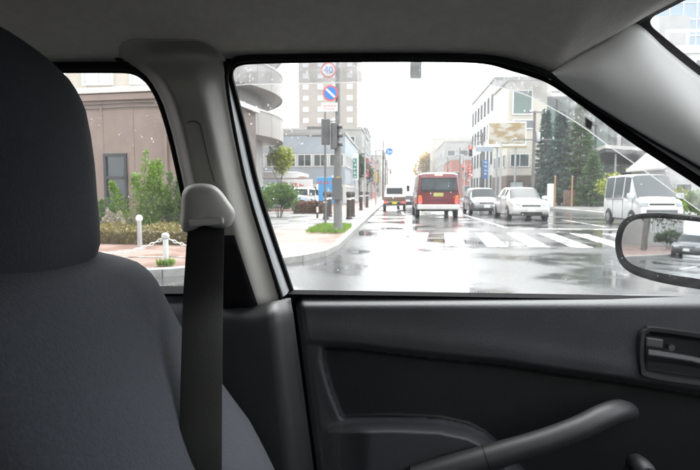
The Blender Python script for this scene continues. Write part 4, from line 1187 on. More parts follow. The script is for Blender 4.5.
def kei_van(name, label, pm, loc, rz, cat='van'):
    L, W, H = 3.40, 1.475, 1.89; w = W/2; t = thing(name, label, cat, loc, rz)
    S = [(-L/2,.34,.98,H-.22,w*.94,w*.93,w*.84),(-L/2+.05,.24,1.0,H-.08,w*.98,w*.97,w*.86),(-L/2+.15,.2,1.0,H-.02,w,w*.985,w*.88),(-L/2+.95,.2,1.0,H,w,w*.99,w*.88),(-L/2+1.02,.2,1.0,H,w,w*.99,w*.88),
         (-L/2+1.85,.2,1.0,H,w,w*.99,w*.88),(-L/2+1.93,.2,1.0,H-.005,w,w*.99,w*.88),(-L/2+2.42,.2,.99,H-.05,w,w*.99,w*.87),(L/2-.42,.2,.98,1.06,w,w*.985,w*.90),(L/2-.14,.22,.88,.96,w*.99,w*.96,w*.86),(L/2-.03,.26,.72,.80,w*.96,w*.93,w*.84),(L/2,.34,.58,.66,w*.92,w*.90,w*.82)]
    loft_body(t, S, pm, {2,4,6}, {7}, set(), mat('van_glass', (.07,.08,.085), .08, spec=.5))
    wheels(t, (-L/2+.62, L/2-.68), w*.99, .275, .155)
    fx = L/2
    for s in (-1, 1):
        m = MB(); m.rings([[(fx-.20,s*w*.985,.72),(fx-.22,s*w*.975,.88),(fx-.13,s*w*.60,.89),(fx-.06,s*w*.60,.74)],[(fx-.02,s*w*.95,.72),(fx-.10,s*w*.93,.87),(fx-.05,s*w*.62,.87),(fx+.0,s*w*.62,.74)]]); m.build('headlight', M_hl, t)
        MB().box((-L/2-.005,s*w*.86,.80), (.03,.10,.32)).build('tail_light', M_tl, t, False, bevel=.01)
        MB().lathe([(.06,0),(.05,.03)], (fx-.02,s*w*.74,.42), 12, 'x').build('fog_lamp', M_trimblk, t)
    MB().box((fx-.045,0,.81), (.06,w*1.12,.07)).build('grille', M_trimblk, t, False, bevel=.012)
    MB().box((fx-.005,0,.54), (.05,w*1.40,.17)).build('air_intake', mat('van_intake', (.06,.06,.065), .5), t, False, bevel=.03)
    for k in range(3): MB().box((fx+.022,0,.49+.05*k), (.012,w*1.34,.012)).build('grille_bar', M_rim, t, False)
    MB().box((fx+.02,.05,.375), (.012,.33,.165)).build('number_plate', M_plate_y, t, False)
    MB().box((fx-.02,0,.30), (.06,w*1.7,.10)).build('bumper', pm, t, False, bevel=.03)
    mirrors(t, L/2-.55, w*.98, 1.10, pm, 1.1)
    for s in (-1, 1):
        MB().tube([(L/2-.42,s*.10,1.075),(L/2-.60,s*.10+.42,1.26)], .008, 5).build('wiper', M_trimblk, t)
        for x in (-.28, .62): MB().box((x, s*(w*1.0+.008), .90), (.16,.025,.03)).build('door_handle', pm, t, False, bevel=.008)
        MB().box((-.55, s*(w*1.0+.004), .97), (1.6,.012,.02)).build('slide_rail', M_trimblk, t, False)
        for x in (-.70, .22, 1.06): MB().box((x, s*(w+.001), .60), (.010,.010,.72)).build('door_seam', M_trimblk, t, False)
    MB().box((-L/2-.012,0,1.34), (.03,w*1.5,.52)).build('rear_window', M_cglass, t, False, bevel=.01)
    return t

def bus(loc, rz):
    L, W, H = 6.9, 2.04, 2.16; w = W/2
    t = thing('microbus', 'maroon microbus with white bumper and lit tail lights seen from behind', 'bus', loc, rz)
    S = [(-L/2,.46,1.18,H-.16,w*.95,w*.93,w*.82),(-L/2+.05,.40,1.18,H-.05,w*.985,w*.97,w*.86),(-L/2+.18,.38,1.18,H,w,w*.99,w*.88)]
    xs = [-L/2+.35, -L/2+1.45, -L/2+1.55, -L/2+2.75, -L/2+2.85, -L/2+4.05, -L/2+4.15, -L/2+5.5]
    S += [(x,.36,1.16,H,w,w*.99,w*.88) for x in xs]
    S += [(L/2-1.0,.36,1.16,H-.04,w,w*.99,w*.87),(L/2-.30,.36,1.08,1.15,w,w*.98,w*.90),(L/2-.06,.38,.90,1.0,w*.98,w*.95,w*.86),(L/2,.42,.75,.85,w*.95,w*.92,w*.84)]
    loft_body(t, S, PM, {3,5,7,9}, {11}, set(), M_cglass)
    wheels(t, (-L/2+1.25, L/2-.95), w*.985, .36, .21)
    bx = -L/2
    MB().box((bx-.02,0,1.60), (.06,W*.80,.56)).build('rear_window', mat('bus_rear_glass', (.05,.065,.075), .06, spec=.7, var=.5, vscale=2.5), t, False, bevel=.05, seg=3)
    m = sweep(smooth_path([(bx-.045,-w*.82,1.31),(bx-.045,w*.82,1.31),(bx-.045,w*.80,1.89),(bx-.045,-w*.80,1.89)], 1, True), (-1,0,0), [(-.03,0),(.03,0),(.03,.02),(-.03,.02)], True); m.build('window_seal', M_trimblk, t)
    MB().box((bx-.03,0,.54), (.16,W*.97,.24)).build('bumper', mat('bus_bumper_white', (.66,.65,.63), .4, var=.08, vscale=3), t, False, bevel=.05, seg=3)
    for s in (-1, 1):
        MB().box((bx-.02,s*w*.84,.84), (.05,.17,.22)).build('tail_light', M_tl, t, False, bevel=.02)
        MB().box((bx-.02,s*w*.84,1.02), (.05,.15,.13)).build('tail_light', M_tlamber, t, False, bevel=.02)
        MB().box((bx-.02,s*w*.84,.70), (.05,.15,.10)).build('reverse_light', M_hl, t, False, bevel=.02)
        MB().tube([(L/2-.35,s*w,1.5),(L/2-.15,s*(w+.2),1.6)], .018, 6).build('mirror_arm', M_trimblk, t)
        MB().box((L/2-.13,s*(w+.24),1.48), (.07,.16,.34)).build('door_mirror', M_trimblk, t, False, bevel=.03)
    MB().box((bx-.012,0,1.13), (.02,.46,.17)).build('number_plate', mat('plate_green_yellow', (.50,.50,.16), .4), t, False)
    MB().box((bx+.06,0,H-.10), (.14,.36,.08)).build('marker_lamp', mat('marker_amber', (.8,.35,.2), .3, emit=(1,.3,.15), estr=1.0), t, False, bevel=.02)
    MB().box((bx-.008,0,.88), (.012,1.0,.015)).build('panel_seam', M_trimblk, t, False)
    MB().box((bx+.15,0,.40), (.3,W*.8,.12)).build('underbody', M_trimblk, t, False)
    MB().tube([(bx+.2,-.55,.36),(bx-.08,-.55,.36)], .035, 10).build('exhaust', M_rim, t)
    MB().tube([(bx-.055,.1,1.36),(bx-.058,.62,1.52)], .010, 5).build('wiper', M_trimblk, t)
    return t

def kei_truck(loc, rz):
    L, W, H = 3.40, 1.475, 1.78; w = W/2
    t = thing('small_truck', 'small white flatbed truck with brown tailgate driving away ahead of the bus', 'truck', loc, rz)
    S = [(.45,.40,1.0,H-.06,w*.97,w*.97,w*.84),(.52,.36,1.0,H,w,w*.99,w*.86),(1.05,.30,1.0,H,w,w*.99,w*.87),(1.15,.30,1.0,H-.03,w,w*.99,w*.86),(1.52,.28,.96,1.04,w,w*.98,w*.90),(1.66,.28,.80,.88,w*.98,w*.95,w*.86),(1.70,.34,.62,.70,w*.94,w*.92,w*.82)]
    loft_body(t, S, PW, {1}, {3}, set())
    MB().box((.44,0,1.34), (.03,W*.74,.42)).build('rear_window', M_cglass, t, False, bevel=.02)
    M_bed = mat('bed_brown', (.16,.10,.075), .6, var=.2, vscale=4)
    MB().box((-.63,0,.64), (2.08,W*.97,.08)).build('bed', PW, t, False)
    for s in (-1, 1): MB().box((-.63,s*w*.96,.82), (2.08,.03,.28)).build('side_gate', PW, t, False, bevel=.008)
    MB().box((-1.68,0,.80), (.03,W*.97,.30)).build('tailgate', M_bed, t, False, bevel=.008)
    MB().box((-.6,0,.50), (2.0,.7,.18)).build('chassis', M_trimblk, t, False)
    MB().box((-1.66,0,.46), (.06,W*.9,.10)).build('bumper', M_trimblk, t, False)
    for s in (-1, 1):
        MB().box((-1.69,s*w*.80,.58), (.05,.22,.09)).build('tail_light', M_tl, t, False)
    MB().box((-1.695,0,.56), (.012,.33,.165)).build('number_plate', M_plate_y, t, False)
    wheels(t, (-1.02, 1.05), w*.97, .27, .15)
    return t

N = R(90)      # heading away down the street
S_ = R(-90)    # heading towards the camera
bus((2.05, 26.0+3.45, 0), N)
kei_truck((-.02, 36+1.7, 0), N)
sedan('dark_car', 'dark car in the left lanes half hidden by the bus', PD, (1.05, 46, 0), N, H=1.5)
sedan('white_sedan', 'clean white sedan waiting at the stop line beside the van', PW, (5.85, 24.0+2.2, 0), S_, L=4.55, W=1.72, H=1.47)
sedan('silver_wagon', 'silver grey wagon queued behind the white sedan', PS, (5.02, 30.2+2.15, 0), S_, L=4.3, W=1.69, H=1.50, wagon=True, grille_dark=True)
kei_van('silver_van', 'boxy silver microvan with yellow plate waiting in the outer lane', paint('pale_silver_paint', (.55,.56,.56), .1), (9.2, 19.6+1.7, 0), S_)
for i, (x, y, pm, hd, lab) in enumerate(((-.3, 66, PW, N, 'white car far ahead of the small truck'), (5.4, 62, PW, S_, 'white car far behind the silver wagon'), (5.5, 84, PD, S_, 'dark car farthest back in the oncoming queue'), (2.4, 80, PS, N, 'silver car far ahead beyond the bus'), (-.3, 98, PW, N, 'white car farthest ahead in the left lane'))):
    sedan('distant_car', lab, pm, (x, y, 0), hd, wagon=bool(i % 2), group='distant cars on the street')
sedan('parked_car', 'silver blue wagon parked side on under the white canopy', PB, (P(283,205,33.5).x-.2, 33.5, .115), R(8), wagon=True, H=1.52)
sedan('parked_car', 'white car parked behind the blue sign board', PW, (P(303,205,38).x, 37.6, .115), R(12), L=4.0)
sedan('road_car', 'dark car on the near road, seen in the door mirror', PD, (-38, 3.0, 0), R(4.7), wagon=True)
street_lamp('grey street lamp on the near road, seen in the door mirror', -31, 6.7, 7.0, -1.2)
utility_pole('utility pole on the near road, seen in the door mirror', -40, 5.9, 9.0)
tree('street_tree', 'dark street tree on the near road, seen in the door mirror', (-45, 6.3, .1), 5.5, 1.8, LEAF_D, 2600, L=.26, trunk=.1, seed=77)
bush('roadside_shrub', 'dark shrub on the near road pavement, seen in the door mirror', (-52, 5.4, .1), 1.8, 1.8, 1.2, LEAF_D, 3000, L=.22, seed=78)

# ================================================================== THE CAR THE PICTURE IS TAKEN FROM
# cabin coordinates: x forward, y to the car's left, z up; driver's eye above the origin
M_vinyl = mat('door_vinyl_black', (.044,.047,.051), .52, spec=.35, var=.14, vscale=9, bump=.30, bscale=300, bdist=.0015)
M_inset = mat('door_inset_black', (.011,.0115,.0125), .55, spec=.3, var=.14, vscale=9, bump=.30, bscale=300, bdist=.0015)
M_hard = mat('hard_black_plastic', (.019,.020,.0215), .52, var=.10, vscale=9, bump=.16, bscale=320, bdist=.0012)
M_trim = mat('pillar_trim_grey', (.26,.252,.228), .55, var=.03, vscale=6, bump=.05, bscale=500, bdist=.001)
M_trim_lit = mat('front_pillar_lit_grey', (.72,.72,.70), .55, var=.03, vscale=6, bump=.05, bscale=500, bdist=.001)  # same plastic as the other pillars, windscreen light put into its paler colour
M_anchor = mat('belt_anchor_grey', (.30,.295,.28), .5, var=.05, vscale=8, bump=.1, bscale=320, bdist=.001)
M_liner = mat('headliner_fabric', (.56,.53,.465), .95, var=.08, vscale=60, bump=.5, bscale=330, bdist=.0015, sheen=.2)
M_rubber = mat('rubber_black', (.008,.008,.009), .85, spec=.12)
M_sash = mat('painted_sash_silver', (.50,.52,.53), .35)
M_seat = mat('seat_fabric_navy_grey', (.0185,.0215,.0285), .95, var=.22, vscale=170, bump=.6, bscale=330, bdist=.002)
M_head = mat('headrest_fabric_darker', (.0095,.0108,.0145), .95, var=.22, vscale=170, bump=.6, bscale=330, bdist=.002)  # same weave as the seat fabric, in a darker tone
M_belt = mat('belt_webbing', (.0035,.0035,.0037), .7, spec=.2, var=.15, vscale=400, bump=.22, bscale=500, bdist=.001, stretch=(1,1,.15))
M_metal = mat('sill_metal', (.10,.11,.125), .35, metal=.4)
M_mirror = mat('mirror_silver', (.62,.64,.65), .015, metal=1.0)
M_pane = pane_mat('side_glass', (.93,.95,.94), .008, noise=True)
M_wind = pane_mat('windscreen_glass', (.94,.96,.97), .02, film_col=(.8,.85,.9))
M_visor = pane_mat('smoke_visor', (.60,.60,.61), .08, film_col=(.55,.55,.56), noise=True)
M_visrim = pane_mat('visor_rim_glint', (.7,.7,.7), .30, film_col=(.9,.9,.9))  # highlight along the deflector's lower edge, put into a paler film colour
M_drop = pane_mat('rain_drop', (.9,.9,.9), .24, film_col=(.95,.95,.95))

car = thing('car', 'car cabin the scene is seen from, black door trim and grey pillars', 'car', (0, 0, 0), YAW)
GN = Vector((0, 1, .36)).normalized(); GP = Vector((0, 1.0, 1.0))
def gp(px, py, off=0.0): return Cp(px, py, GP + GN*off, GN)

LEFT_EDGE = [(293,291.3),(292,288),(281,256),(269,220),(257,180),(246,132),(236,92),(232,76)]
TOP_EDGE = [(234,68),(242,63.5),(258,62),(300,61),(350,60.2),(440,60.2),(483,62)]
A_EDGE = [(510,69),(548,82),(585,107),(624,136),(660,160),(700,186),(750,222),(772,242)]
END_EDGE = [(782,262),(782,285),(775,298.5)]
outline = [gp(*p) for p in LEFT_EDGE] + [gp(*p) for p in TOP_EDGE] + [gp(*p) for p in A_EDGE] + [gp(*p) for p in END_EDGE] + [gp(700,298), gp(500,294.6), gp(300,291.6)]
loop = smooth_path([gp(*p) for p in LEFT_EDGE[1:] + TOP_EDGE + A_EDGE + END_EDGE], 5) + [gp(700,298), gp(600,296.3), gp(500,294.6), gp(400,293), gp(294,291.4)]

# ---- front door
door = thing('front_door', None, None); door.parent = car
MB().add([p + GN*.0 for p in loop], [tuple(range(len(loop)))]).build('window_glass', M_pane, door, False)
sweep(loop, GN, [(-.002,-.008),(.007,-.008),(.007,.002),(-.002,.002)], True).build('glass_run', M_rubber, door)
sweep(loop, GN, [(.006,-.006),(.075,-.006),(.075,.006),(.006,.002)], True).build('window_frame', M_rubber, door)
lp = smooth_path([gp(*p) for p in LEFT_EDGE[1:] + TOP_EDGE[:1]], 5)
o = sweep(lp, GN, [(.004,-.004),(.007,-.018),(.013,-.025),(.021,-.026),(.024,-.006)]); o.build('sash', M_sash, door)
lp = smooth_path([gp(*p) for p in A_EDGE], 5)
sweep(lp, GN, [(.012,-.014),(.026,-.020),(.050,-.020),(.052,-.006),(.012,-.006)]).build('sash', mat('dark_sash', (.42,.42,.42), .45), door)

CREASE = [(290,338),(310,341),(347,342.6),(431,352.5),(500,359),(551,367),(624,377.5),(700,390),(780,406),(880,430)]
BOTTOM = [(300,424),(337,421),(391,419.5),(440,421.5),(468,427.5),(484,435.5),(496,446),(520,472),(560,510),(900,900)]
LEFTX = [(340,319),(361,319),(389,326.5),(415,336.5),(440,345)]
BEZ = [(641,337),(646,330.5),(656,329),(718,338.5),(727,345),(731,378),(724,384),(712,384.5),(650,375.5),(641,367)]
def rrect_in(px, py):
    yt = 329 + (px-646)*.132; yb = 375 + (px-646)*.132
    return sm(-1, 5, px-643)*sm(-1, 5, 728-px)*sm(-1, 5, py-yt)*sm(-1, 5, yb-py)
def door_v(px, py):
    v = .955
    if py < 309: v += .045*((309-py)/14)**2
    cr_ = interp(CREASE, px); d = py - cr_
    v += .002*sm(0, 200, d)
    v -= .003*math.exp(-(d+9)**2/160.0)
    v += .010*sm(-1, 4, d)
    bt = interp(BOTTOM, px); xl = interp(LEFTX, py)
    ins = sm(0, 7, px-xl)*sm(3, 8, d)*sm(-1, 6, bt-py)
    v += .014*ins
    lip = sm(-9, -1, px-xl)*(1-sm(-1, 7, px-xl))*sm(4, 16, d)*sm(-4, 10, bt-py)
    v -= .0015*lip
    led = sm(0, 13, py-bt)*sm(318, 372, px)
    v -= .055*led
    if px > 630: v += .03*rrect_in(px, py)
    v += .03*(1-sm(0, 10, px - (294.5 + (py-296)*.13)))**2
    return v
rows = []
for j in range(0, 150):
    py = 294.5 + j*1.6 if j < 118 else 294.5 + 118*1.6 + (j-118)*5
    x0 = 294.5 + (py-296)*.13
    row = []
    for i in range(0, 240):
        px = x0 + (i*1.85 if i < 225 else 225*1.85 + (i-225)*10)
        row.append(Cc(px, py, door_v(px, py)))
    rows.append(row)
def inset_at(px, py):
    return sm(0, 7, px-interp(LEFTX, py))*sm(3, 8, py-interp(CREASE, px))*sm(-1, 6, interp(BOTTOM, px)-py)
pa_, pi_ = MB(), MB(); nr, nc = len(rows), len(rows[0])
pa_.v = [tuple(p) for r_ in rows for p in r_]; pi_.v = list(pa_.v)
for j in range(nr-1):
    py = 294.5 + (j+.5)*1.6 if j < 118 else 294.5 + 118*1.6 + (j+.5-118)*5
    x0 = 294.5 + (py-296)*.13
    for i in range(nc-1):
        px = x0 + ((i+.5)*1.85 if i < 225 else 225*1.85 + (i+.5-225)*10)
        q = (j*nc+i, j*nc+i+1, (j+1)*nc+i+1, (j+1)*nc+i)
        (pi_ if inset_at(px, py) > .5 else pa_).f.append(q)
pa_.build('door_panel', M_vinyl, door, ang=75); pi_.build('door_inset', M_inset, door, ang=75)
# the rubber at the bottom of the window
bl_ = [gp(x, y, -.008) for x, y in ((288,291.5),(400,293),(500,294.8),(600,296.6),(700,298.4),(790,300))]
sweep(bl_, GN, [(-.004,-.010),(.0015,-.012),(.002,.002),(-.004,.002)]).build('belt_seal', M_rubber, door)
# pull handle
def vdoor(px, py, off): return Cc(px, py, door_v(px, py) - off)
hp = [(415,480,.045),(445,471,.052),(475,462,.058),(505,453,.062),(545,441,.064),(580,428,.062),(603,416.5,.052),(617,411.5,.034),(624,411,.012),(627,411.5,-.012)]
pth = smooth_path([Cc(x, y, .945 - o_) for x, y, o_ in hp], 5)
nP = len(pth)-1
rad = [.0255 - .004*sm(0, .5, i/nP) - .002*sm(.75, .95, i/nP) for i in range(nP+1)]
MB().tube(pth, rad, 20, .92).build('pull_handle', M_hard, door, ang=80)
# seam where the pull meets the armrest
i0_ = int(nP*.28); c_ = pth[i0_]; t_ = (pth[i0_+1]-pth[i0_-1]).normalized(); a_ = t_.cross(Vector((0,0,1))).normalized(); b_2 = a_.cross(t_)
MB().tube([c_ + a_*math.cos(k*math.pi/9)*rad[i0_] + b_2*math.sin(k*math.pi/9)*rad[i0_]*.92 for k in range(19)], .0008, 5, caps=False).build('handle_seam', M_rubber, door)
# door handle: bezel, cup shadow, lever, lock tab
bz_ = smooth_path([Cc(x, y, .9515) for x, y in BEZ], 4, True)
sweep(bz_, Vector((0,1,0)), [(-.007,.002),(-.004,-.005),(.003,-.006),(.006,.004),(-.007,.008)], True).build('handle_bezel', M_hard, door)
hl = [(648,355),(664,357),(690,361),(712,366),(722,369)]
rowsl = []
for k, (x, y) in enumerate(hl):
    hh = (6.5,6.0,5.6,5.4,5.0)[k]
    rowsl.append([Cc(x, y-hh, .962), Cc(x, y-hh, .945), Cc(x, y, .938), Cc(x, y+hh, .945), Cc(x, y+hh, .962)])
MB().rings(rowsl).build('handle_lever', M_hard, door, ang=60, bevel=.002)
lk = [Cc(x, y, .950) for x, y in ((646,337),(664,339.5),(663,349),(646,347))]
MB().prism(lk, (0, .016, 0)).build('lock_tab', mat('lock_tab_grey', (.075,.075,.078), .4), door, False, bevel=.003)
ck = Cc(668, 346, .968); MB().lathe([(.006,-.012),(.006,0)], ck, 10, 'y').build('screw', M_metal, door)
# window crank
c0, c1_ = Cc(598, 505, .925), Cc(634, 462, .905)
MB().tube([c0, c0.lerp(c1_, .5), c1_], [.014,.011,.010], 10, .7).build('crank_arm', M_hard, door)
MB().lathe([(.010,.01),(.016,0),(.0185,-.016),(.0175,-.034),(.012,-.042),(.001,-.044)], c1_ + Vector((0,-.002,0)), 18, 'y').build('crank_knob', M_hard, door)
MB().lathe([(.030,.02),(.028,-.01),(.02,-.018),(.001,-.02)], c0, 20, 'y').build('crank_hub', M_hard, door)
MB().b(-.20,1.0,1.004,1.03,.28,.985).build('door_core', M_rubber, door, False)
# outer skin of the door (seen from a step outside)
MB().prism([(-.12,1.045,.30),(.78,1.045,.30),(.90,1.035,.90),(-.14,1.035,.91)], (0,.03,0)).build('door_skin', mat('car_paint_silver', (.45,.47,.48), .3, metal=.4, coat=.6), door, False)

# ---- wind deflector outside the glass
UP = [(231,67),(250,61.5),(300,60.4),(350,59.6),(400,59.4),(440,59.6),(483,61.4),(510,68),(548,80),(585,105),(624,134),(660,158),(700,184),(750,220)]
LO = [(235,85),(252,84),(300,83.2),(350,82.2),(400,80),(440,77.5),(466,78.5),(490,84.5),(524,94),(551,107.5),(582,126),(612,148),(655,178),(715,222)]
up = smooth_path([gp(x, y, .014) for x, y in UP], 4); lo = smooth_path([gp(x, y, .034) for x, y in LO], 4)
md = [a.lerp(b, .5) + GN*.010 for a, b in zip(up, lo)]
MB().grid([up, md, lo]).build('wind_deflector', M_visor, door)
MB().tube(lo, .0010, 5).build('deflector_rim_glint', M_visrim, door)
for (a, b, c_, d_) in (((586,117),(593,122),(591.5,130),(586,127)),):
    q = [gp(*p, .022) for p in (a, b, c_, d_)]
    MB().prism(q, GN*.006).build('deflector_clip', mat('clip_smoke', (.05,.05,.055), .4), door, False, bevel=.0015)

# ---- rain on the glass
def drops(name, parent, n, region, off, rmin, rmax, seed):
    q = random.Random(seed); mb = MB(); k = 0; tries = 0
    ax = Vector((1,0,0)); ay = GN.cross(ax).normalized()
    while k < n and tries < n*60:
        tries += 1
        p = region(q)
        if p is None: continue
        c = gp(p[0], p[1], off); r_ = rmin + (rmax-rmin)*q.random()**3
        el = q.uniform(.9, 1.5)
        ring = lambda f, h: [c + ax*math.cos(a)*r_*f + ay*math.sin(a)*r_*f*el + GN*h for a in [2*math.pi*i/7 for i in range(7)]]
        mb.grid([ring(1,0), ring(.75,r_*.35), ring(.2,r_*.5)], True); k += 1
    o = mb.build(name, M_drop, parent); o['kind'] = 'stuff'
    return o
def reg_main(q):
    x, y = q.uniform(236,700), q.uniform(64,285)
    if x < 232 + (y-75)*.27 + 4: return None
    if x > 480 and y < 66 + max(0, (x-495))*.66: return None
    if q.random() > (.95 if (x < 300 and y < 200) else .22): return None
    return x, y
def reg_vis(q):
    k = q.randrange(len(UP)-1); t, s = q.random(), q.uniform(.1,.95)
    a = [UP[k][i]*(1-t)+UP[k+1][i]*t for i in (0,1)]; b = [LO[k][i]*(1-t)+LO[k+1][i]*t for i in (0,1)]
    return a[0]*(1-s)+b[0]*s, a[1]*(1-s)+b[1]*s
drops('raindrops', door, 210, reg_main, .001, .0006, .0017, 1)
drops('raindrops', door, 330, reg_vis, .026, .0006, .0021, 2)

# ---- door mirror
mc = Cc(676, 248, 1.15)
dcam = (mc - Vector((0,0,EYE))).normalized(); rdir = Vector((-.988,.150,-.015)).normalized()
mn = (rdir - dcam).normalized()
def mp_(px, py, off=0.0): return Cp(px, py, mc + mn*off, mn)
MO = [(615,246),(616.5,233),(621,223),(630,216),(645,213.5),(665,213.5),(700,217.5),(728,222),(741,230),(745,248),(744,272),(738,287),(726,293),(700,289.5),(672,285),(650,280),(630,272.5),(619,262)]
MI = [(622,246),(623,235),(627,226),(634,220.5),(646,218.5),(665,218.5),(700,222),(726,226),(737,233),(740,248),(739,268),(733,280),(722,284),(700,279),(672,275),(652,271),(634,265),(625,257)]
mo = smooth_path([mp_(*p) for p in MO], 3, True); mi = smooth_path([mp_(*p, -.006) for p in MI], 3, True)
mir = thing('door_mirror', None, None); mir.parent = car
cen = sum(mo, Vector())/len(mo)
back = [[p for p in mi], [p + mn*.004 for p in [a.lerp(b, .5) for a, b in zip(mi, mo)]], mo]
for sc_, dp in ((1.03,.02),(1.02,.05),(.93,.085),(.72,.115),(.35,.13)):
    back.append([cen + (p-cen)*sc_ - mn*dp for p in mo])
hb = MB(); hb.grid(back, True); n_ = len(mo); hb.f.append(tuple((len(back)-1)*n_ + k for k in range(n_)))
hb.build('mirror_housing', mat('mirror_shell_black', (.006,.006,.0065), .75, spec=.15), mir, ang=60)
MB().add([p + mn*.001 for p in mi], [tuple(range(len(mi)))]).build('mirror_glass', M_mirror, mir, False)
MB().tube([mp_(722,290,-.05), mp_(760,300,-.06), Vector((.80,.99,.98))], [.03,.035,.04], 10, .6).build('mirror_arm', M_hard, mir)
mbd = MB()
q_ = random.Random(5)
ax = mn.cross(Vector((0,0,1))).normalized(); ay = mn.cross(ax)
for k in range(46):
    c = mp_(q_.uniform(618,735), q_.choice((q_.uniform(214,219), q_.uniform(220,276))), .003); r_ = q_.uniform(.0005,.0013)
    rg = lambda f, h: [c + ax*math.cos(a)*r_*f + ay*math.sin(a)*r_*f + mn*h for a in [2*math.pi*i/6 for i in range(6)]]
    mbd.grid([rg(1,0), rg(.6,r_*.5)], True)
o = mbd.build('raindrops', M_drop, mir); o['kind'] = 'stuff'

# ---- rear door window
rear = thing('rear_door', None, None); rear.parent = car
RW = [(200,290.5),(195,255),(189,215),(181,175),(172,135),(163,105),(155,88),(146,77),(133,70.5),(110,69.5),(62,69.5),(-60,69.5),(-280,69.5),(-330,90),(-360,200),(-360,290.5),(0,290.5)]
rl = smooth_path([gp(*p) for p in RW[::-1]], 4, True)
MB().add(rl, [tuple(range(len(rl)))]).build('window_glass', M_pane, rear, False)
sweep(rl, GN, [(-.004,-.010),(.010,-.012),(.010,.003),(-.004,.003)], True).build('glass_run', M_rubber, rear)
sweep(rl, GN, [(.008,-.006),(.075,-.006),(.075,.02),(.008,.02)], True).build('window_frame', M_rubber, rear)
rows = [[Cc(x, y, v) for x in (-360,-100,60,140,180,215,232)] for y, v in ((291.5,.995),(295,.985),(305,.965),(316,.955),(380,.95),(560,.96))]
MB().grid(rows).build('door_panel', mat('rear_panel_grey', (.085,.092,.105), .45, var=.08, vscale=8), rear, ang=60)
bl_ = [gp(x, 291, -.006) for x in (-360,0,205)]
sweep(bl_, GN, [(-.003,-.014),(.006,-.02),(.008,.004),(-.003,.004)]).build('belt_seal', M_rubber, rear)
def reg_rear(q): return q.uniform(70,190), q.uniform(72,285) if q.random() < .25 else q.uniform(72,150)
drops('raindrops', rear, 95, reg_rear, .001, .0005, .0014, 3)

# ---- centre pillar
BL = [(40,137),(41.5,128),(44,122.5),(48,119),(56,119),(62,126),(66,134),(76,146.5),(88,155.5),(105,163.5),(135,172.5),(175,181.5),(215,189.5),(255,195.5),(312,206)]
BR = [(40,192),(41.5,203),(44,210),(48,217),(56,223),(62,226),(66,225.5),(76,224.5),(88,225.5),(105,228),(135,233.5),(175,242),(215,253),(255,266),(312,284)]
VC = .32
def Bt(s, py, off=0.0):
    x = interp(BL, py)*(1-s) + interp(BR, py)*s
    z = gp(x, py).y
    edge = .045*(1-sm(0, .22, s)) + .050*sm(.62, 1.0, s)
    v = z - .085 + edge - off
    S = gp(x, interp([(130,63.5),(180,60),(228,58.5)], x), -.022)
    rr_ = ray(x, py); lo_, hi_ = .40, S.y
    for _ in range(24):
        m_ = (lo_+hi_)/2; zr = EYE + rr_.z/rr_.y*m_; t = (S.y-m_)/(S.y-VC)
        if zr < S.z + (1.487-S.z)*(1-(1-t)**2.6): lo_ = m_
        else: hi_ = m_
    vt = (lo_+hi_)/2 - .003 - off
    f = sm(48, 92, py)
    return Cc(x, py, vt*(1-f) + v*f)
pil = thing('centre_pillar', None, None); pil.parent = car
ys = [40,41.5,44,48,52,56,62,68,76,84,94,105,120,135,155,175,195,215,235,255,275,295,312]
MB().grid([[Bt(s/24, y) for s in range(25)] for y in ys]).build('pillar_trim', M_trim, pil, ang=70, solid=-.006)
# dark panel on the trim below the belt anchor, widening downwards
rows = []
for y in (236,250,265,280,295,313):
    f = (y-236)/76; s0 = .40 - .25*f; s1 = .62 + .08*f
    rows.append([Bt(s0 + (s1-s0)*k/6, y, .004) for k in range(7)])
MB().grid(rows).build('dark_trim_panel', M_rubber, pil, ang=70, solid=-.003)
# faint joint line of the adjuster cover
jl = smooth_path([Bt(.50,124,.0015), Bt(.50,160,.0015), Bt(.52,182,.0015)], 5)
MB().tube(jl, .0007, 5).build('cover_seam', M_hard, pil)
jl = smooth_path([Bt(.30,122,.0015), Bt(.42,121,.0015), Bt(.50,124,.0015)], 5)
MB().tube(jl, .0007, 5).build('cover_seam', M_hard, pil)
# lower black cover
rows = []
for y in (300,304,309,314,322,340,370,410,470,560):
    x0, x1 = 196, 288.5 + (y-296)*.135
    row = []
    for k in range(17):
        s = k/16; x = x0 + (x1-x0)*s
        v = .888 + .05*sm(.80, 1.0, s) + .012*(1-s) + (.03*(1-sm(300, 312, y)))
        yy = y + (8*(1-sm(.62,1.0,s)) if y < 330 else 0)
        row.append(Cc(x, yy, v))
    rows.append(row)
MB().grid(rows).build('lower_cover', M_hard, pil, ang=70, solid=-.006)
# sheet metal behind the trims, closing the body between the two windows
rows = []
for y in (55,75,95,130,180,220,256,300):
    a = gp(interp([(55,110),(75,140),(88,155),(105,163),(135,172),(175,181),(215,189),(255,195),(300,201)], y) + 5, y, -.001)
    b = gp(interp([(55,236),(76,232),(92,236),(132,246),(180,257),(220,269),(256,281),(300,294)], y) - 6, y, -.001)
    rows.append([a, b])
MB().grid(rows).build('pillar_sheet', M_rubber, pil, False, solid=.01)
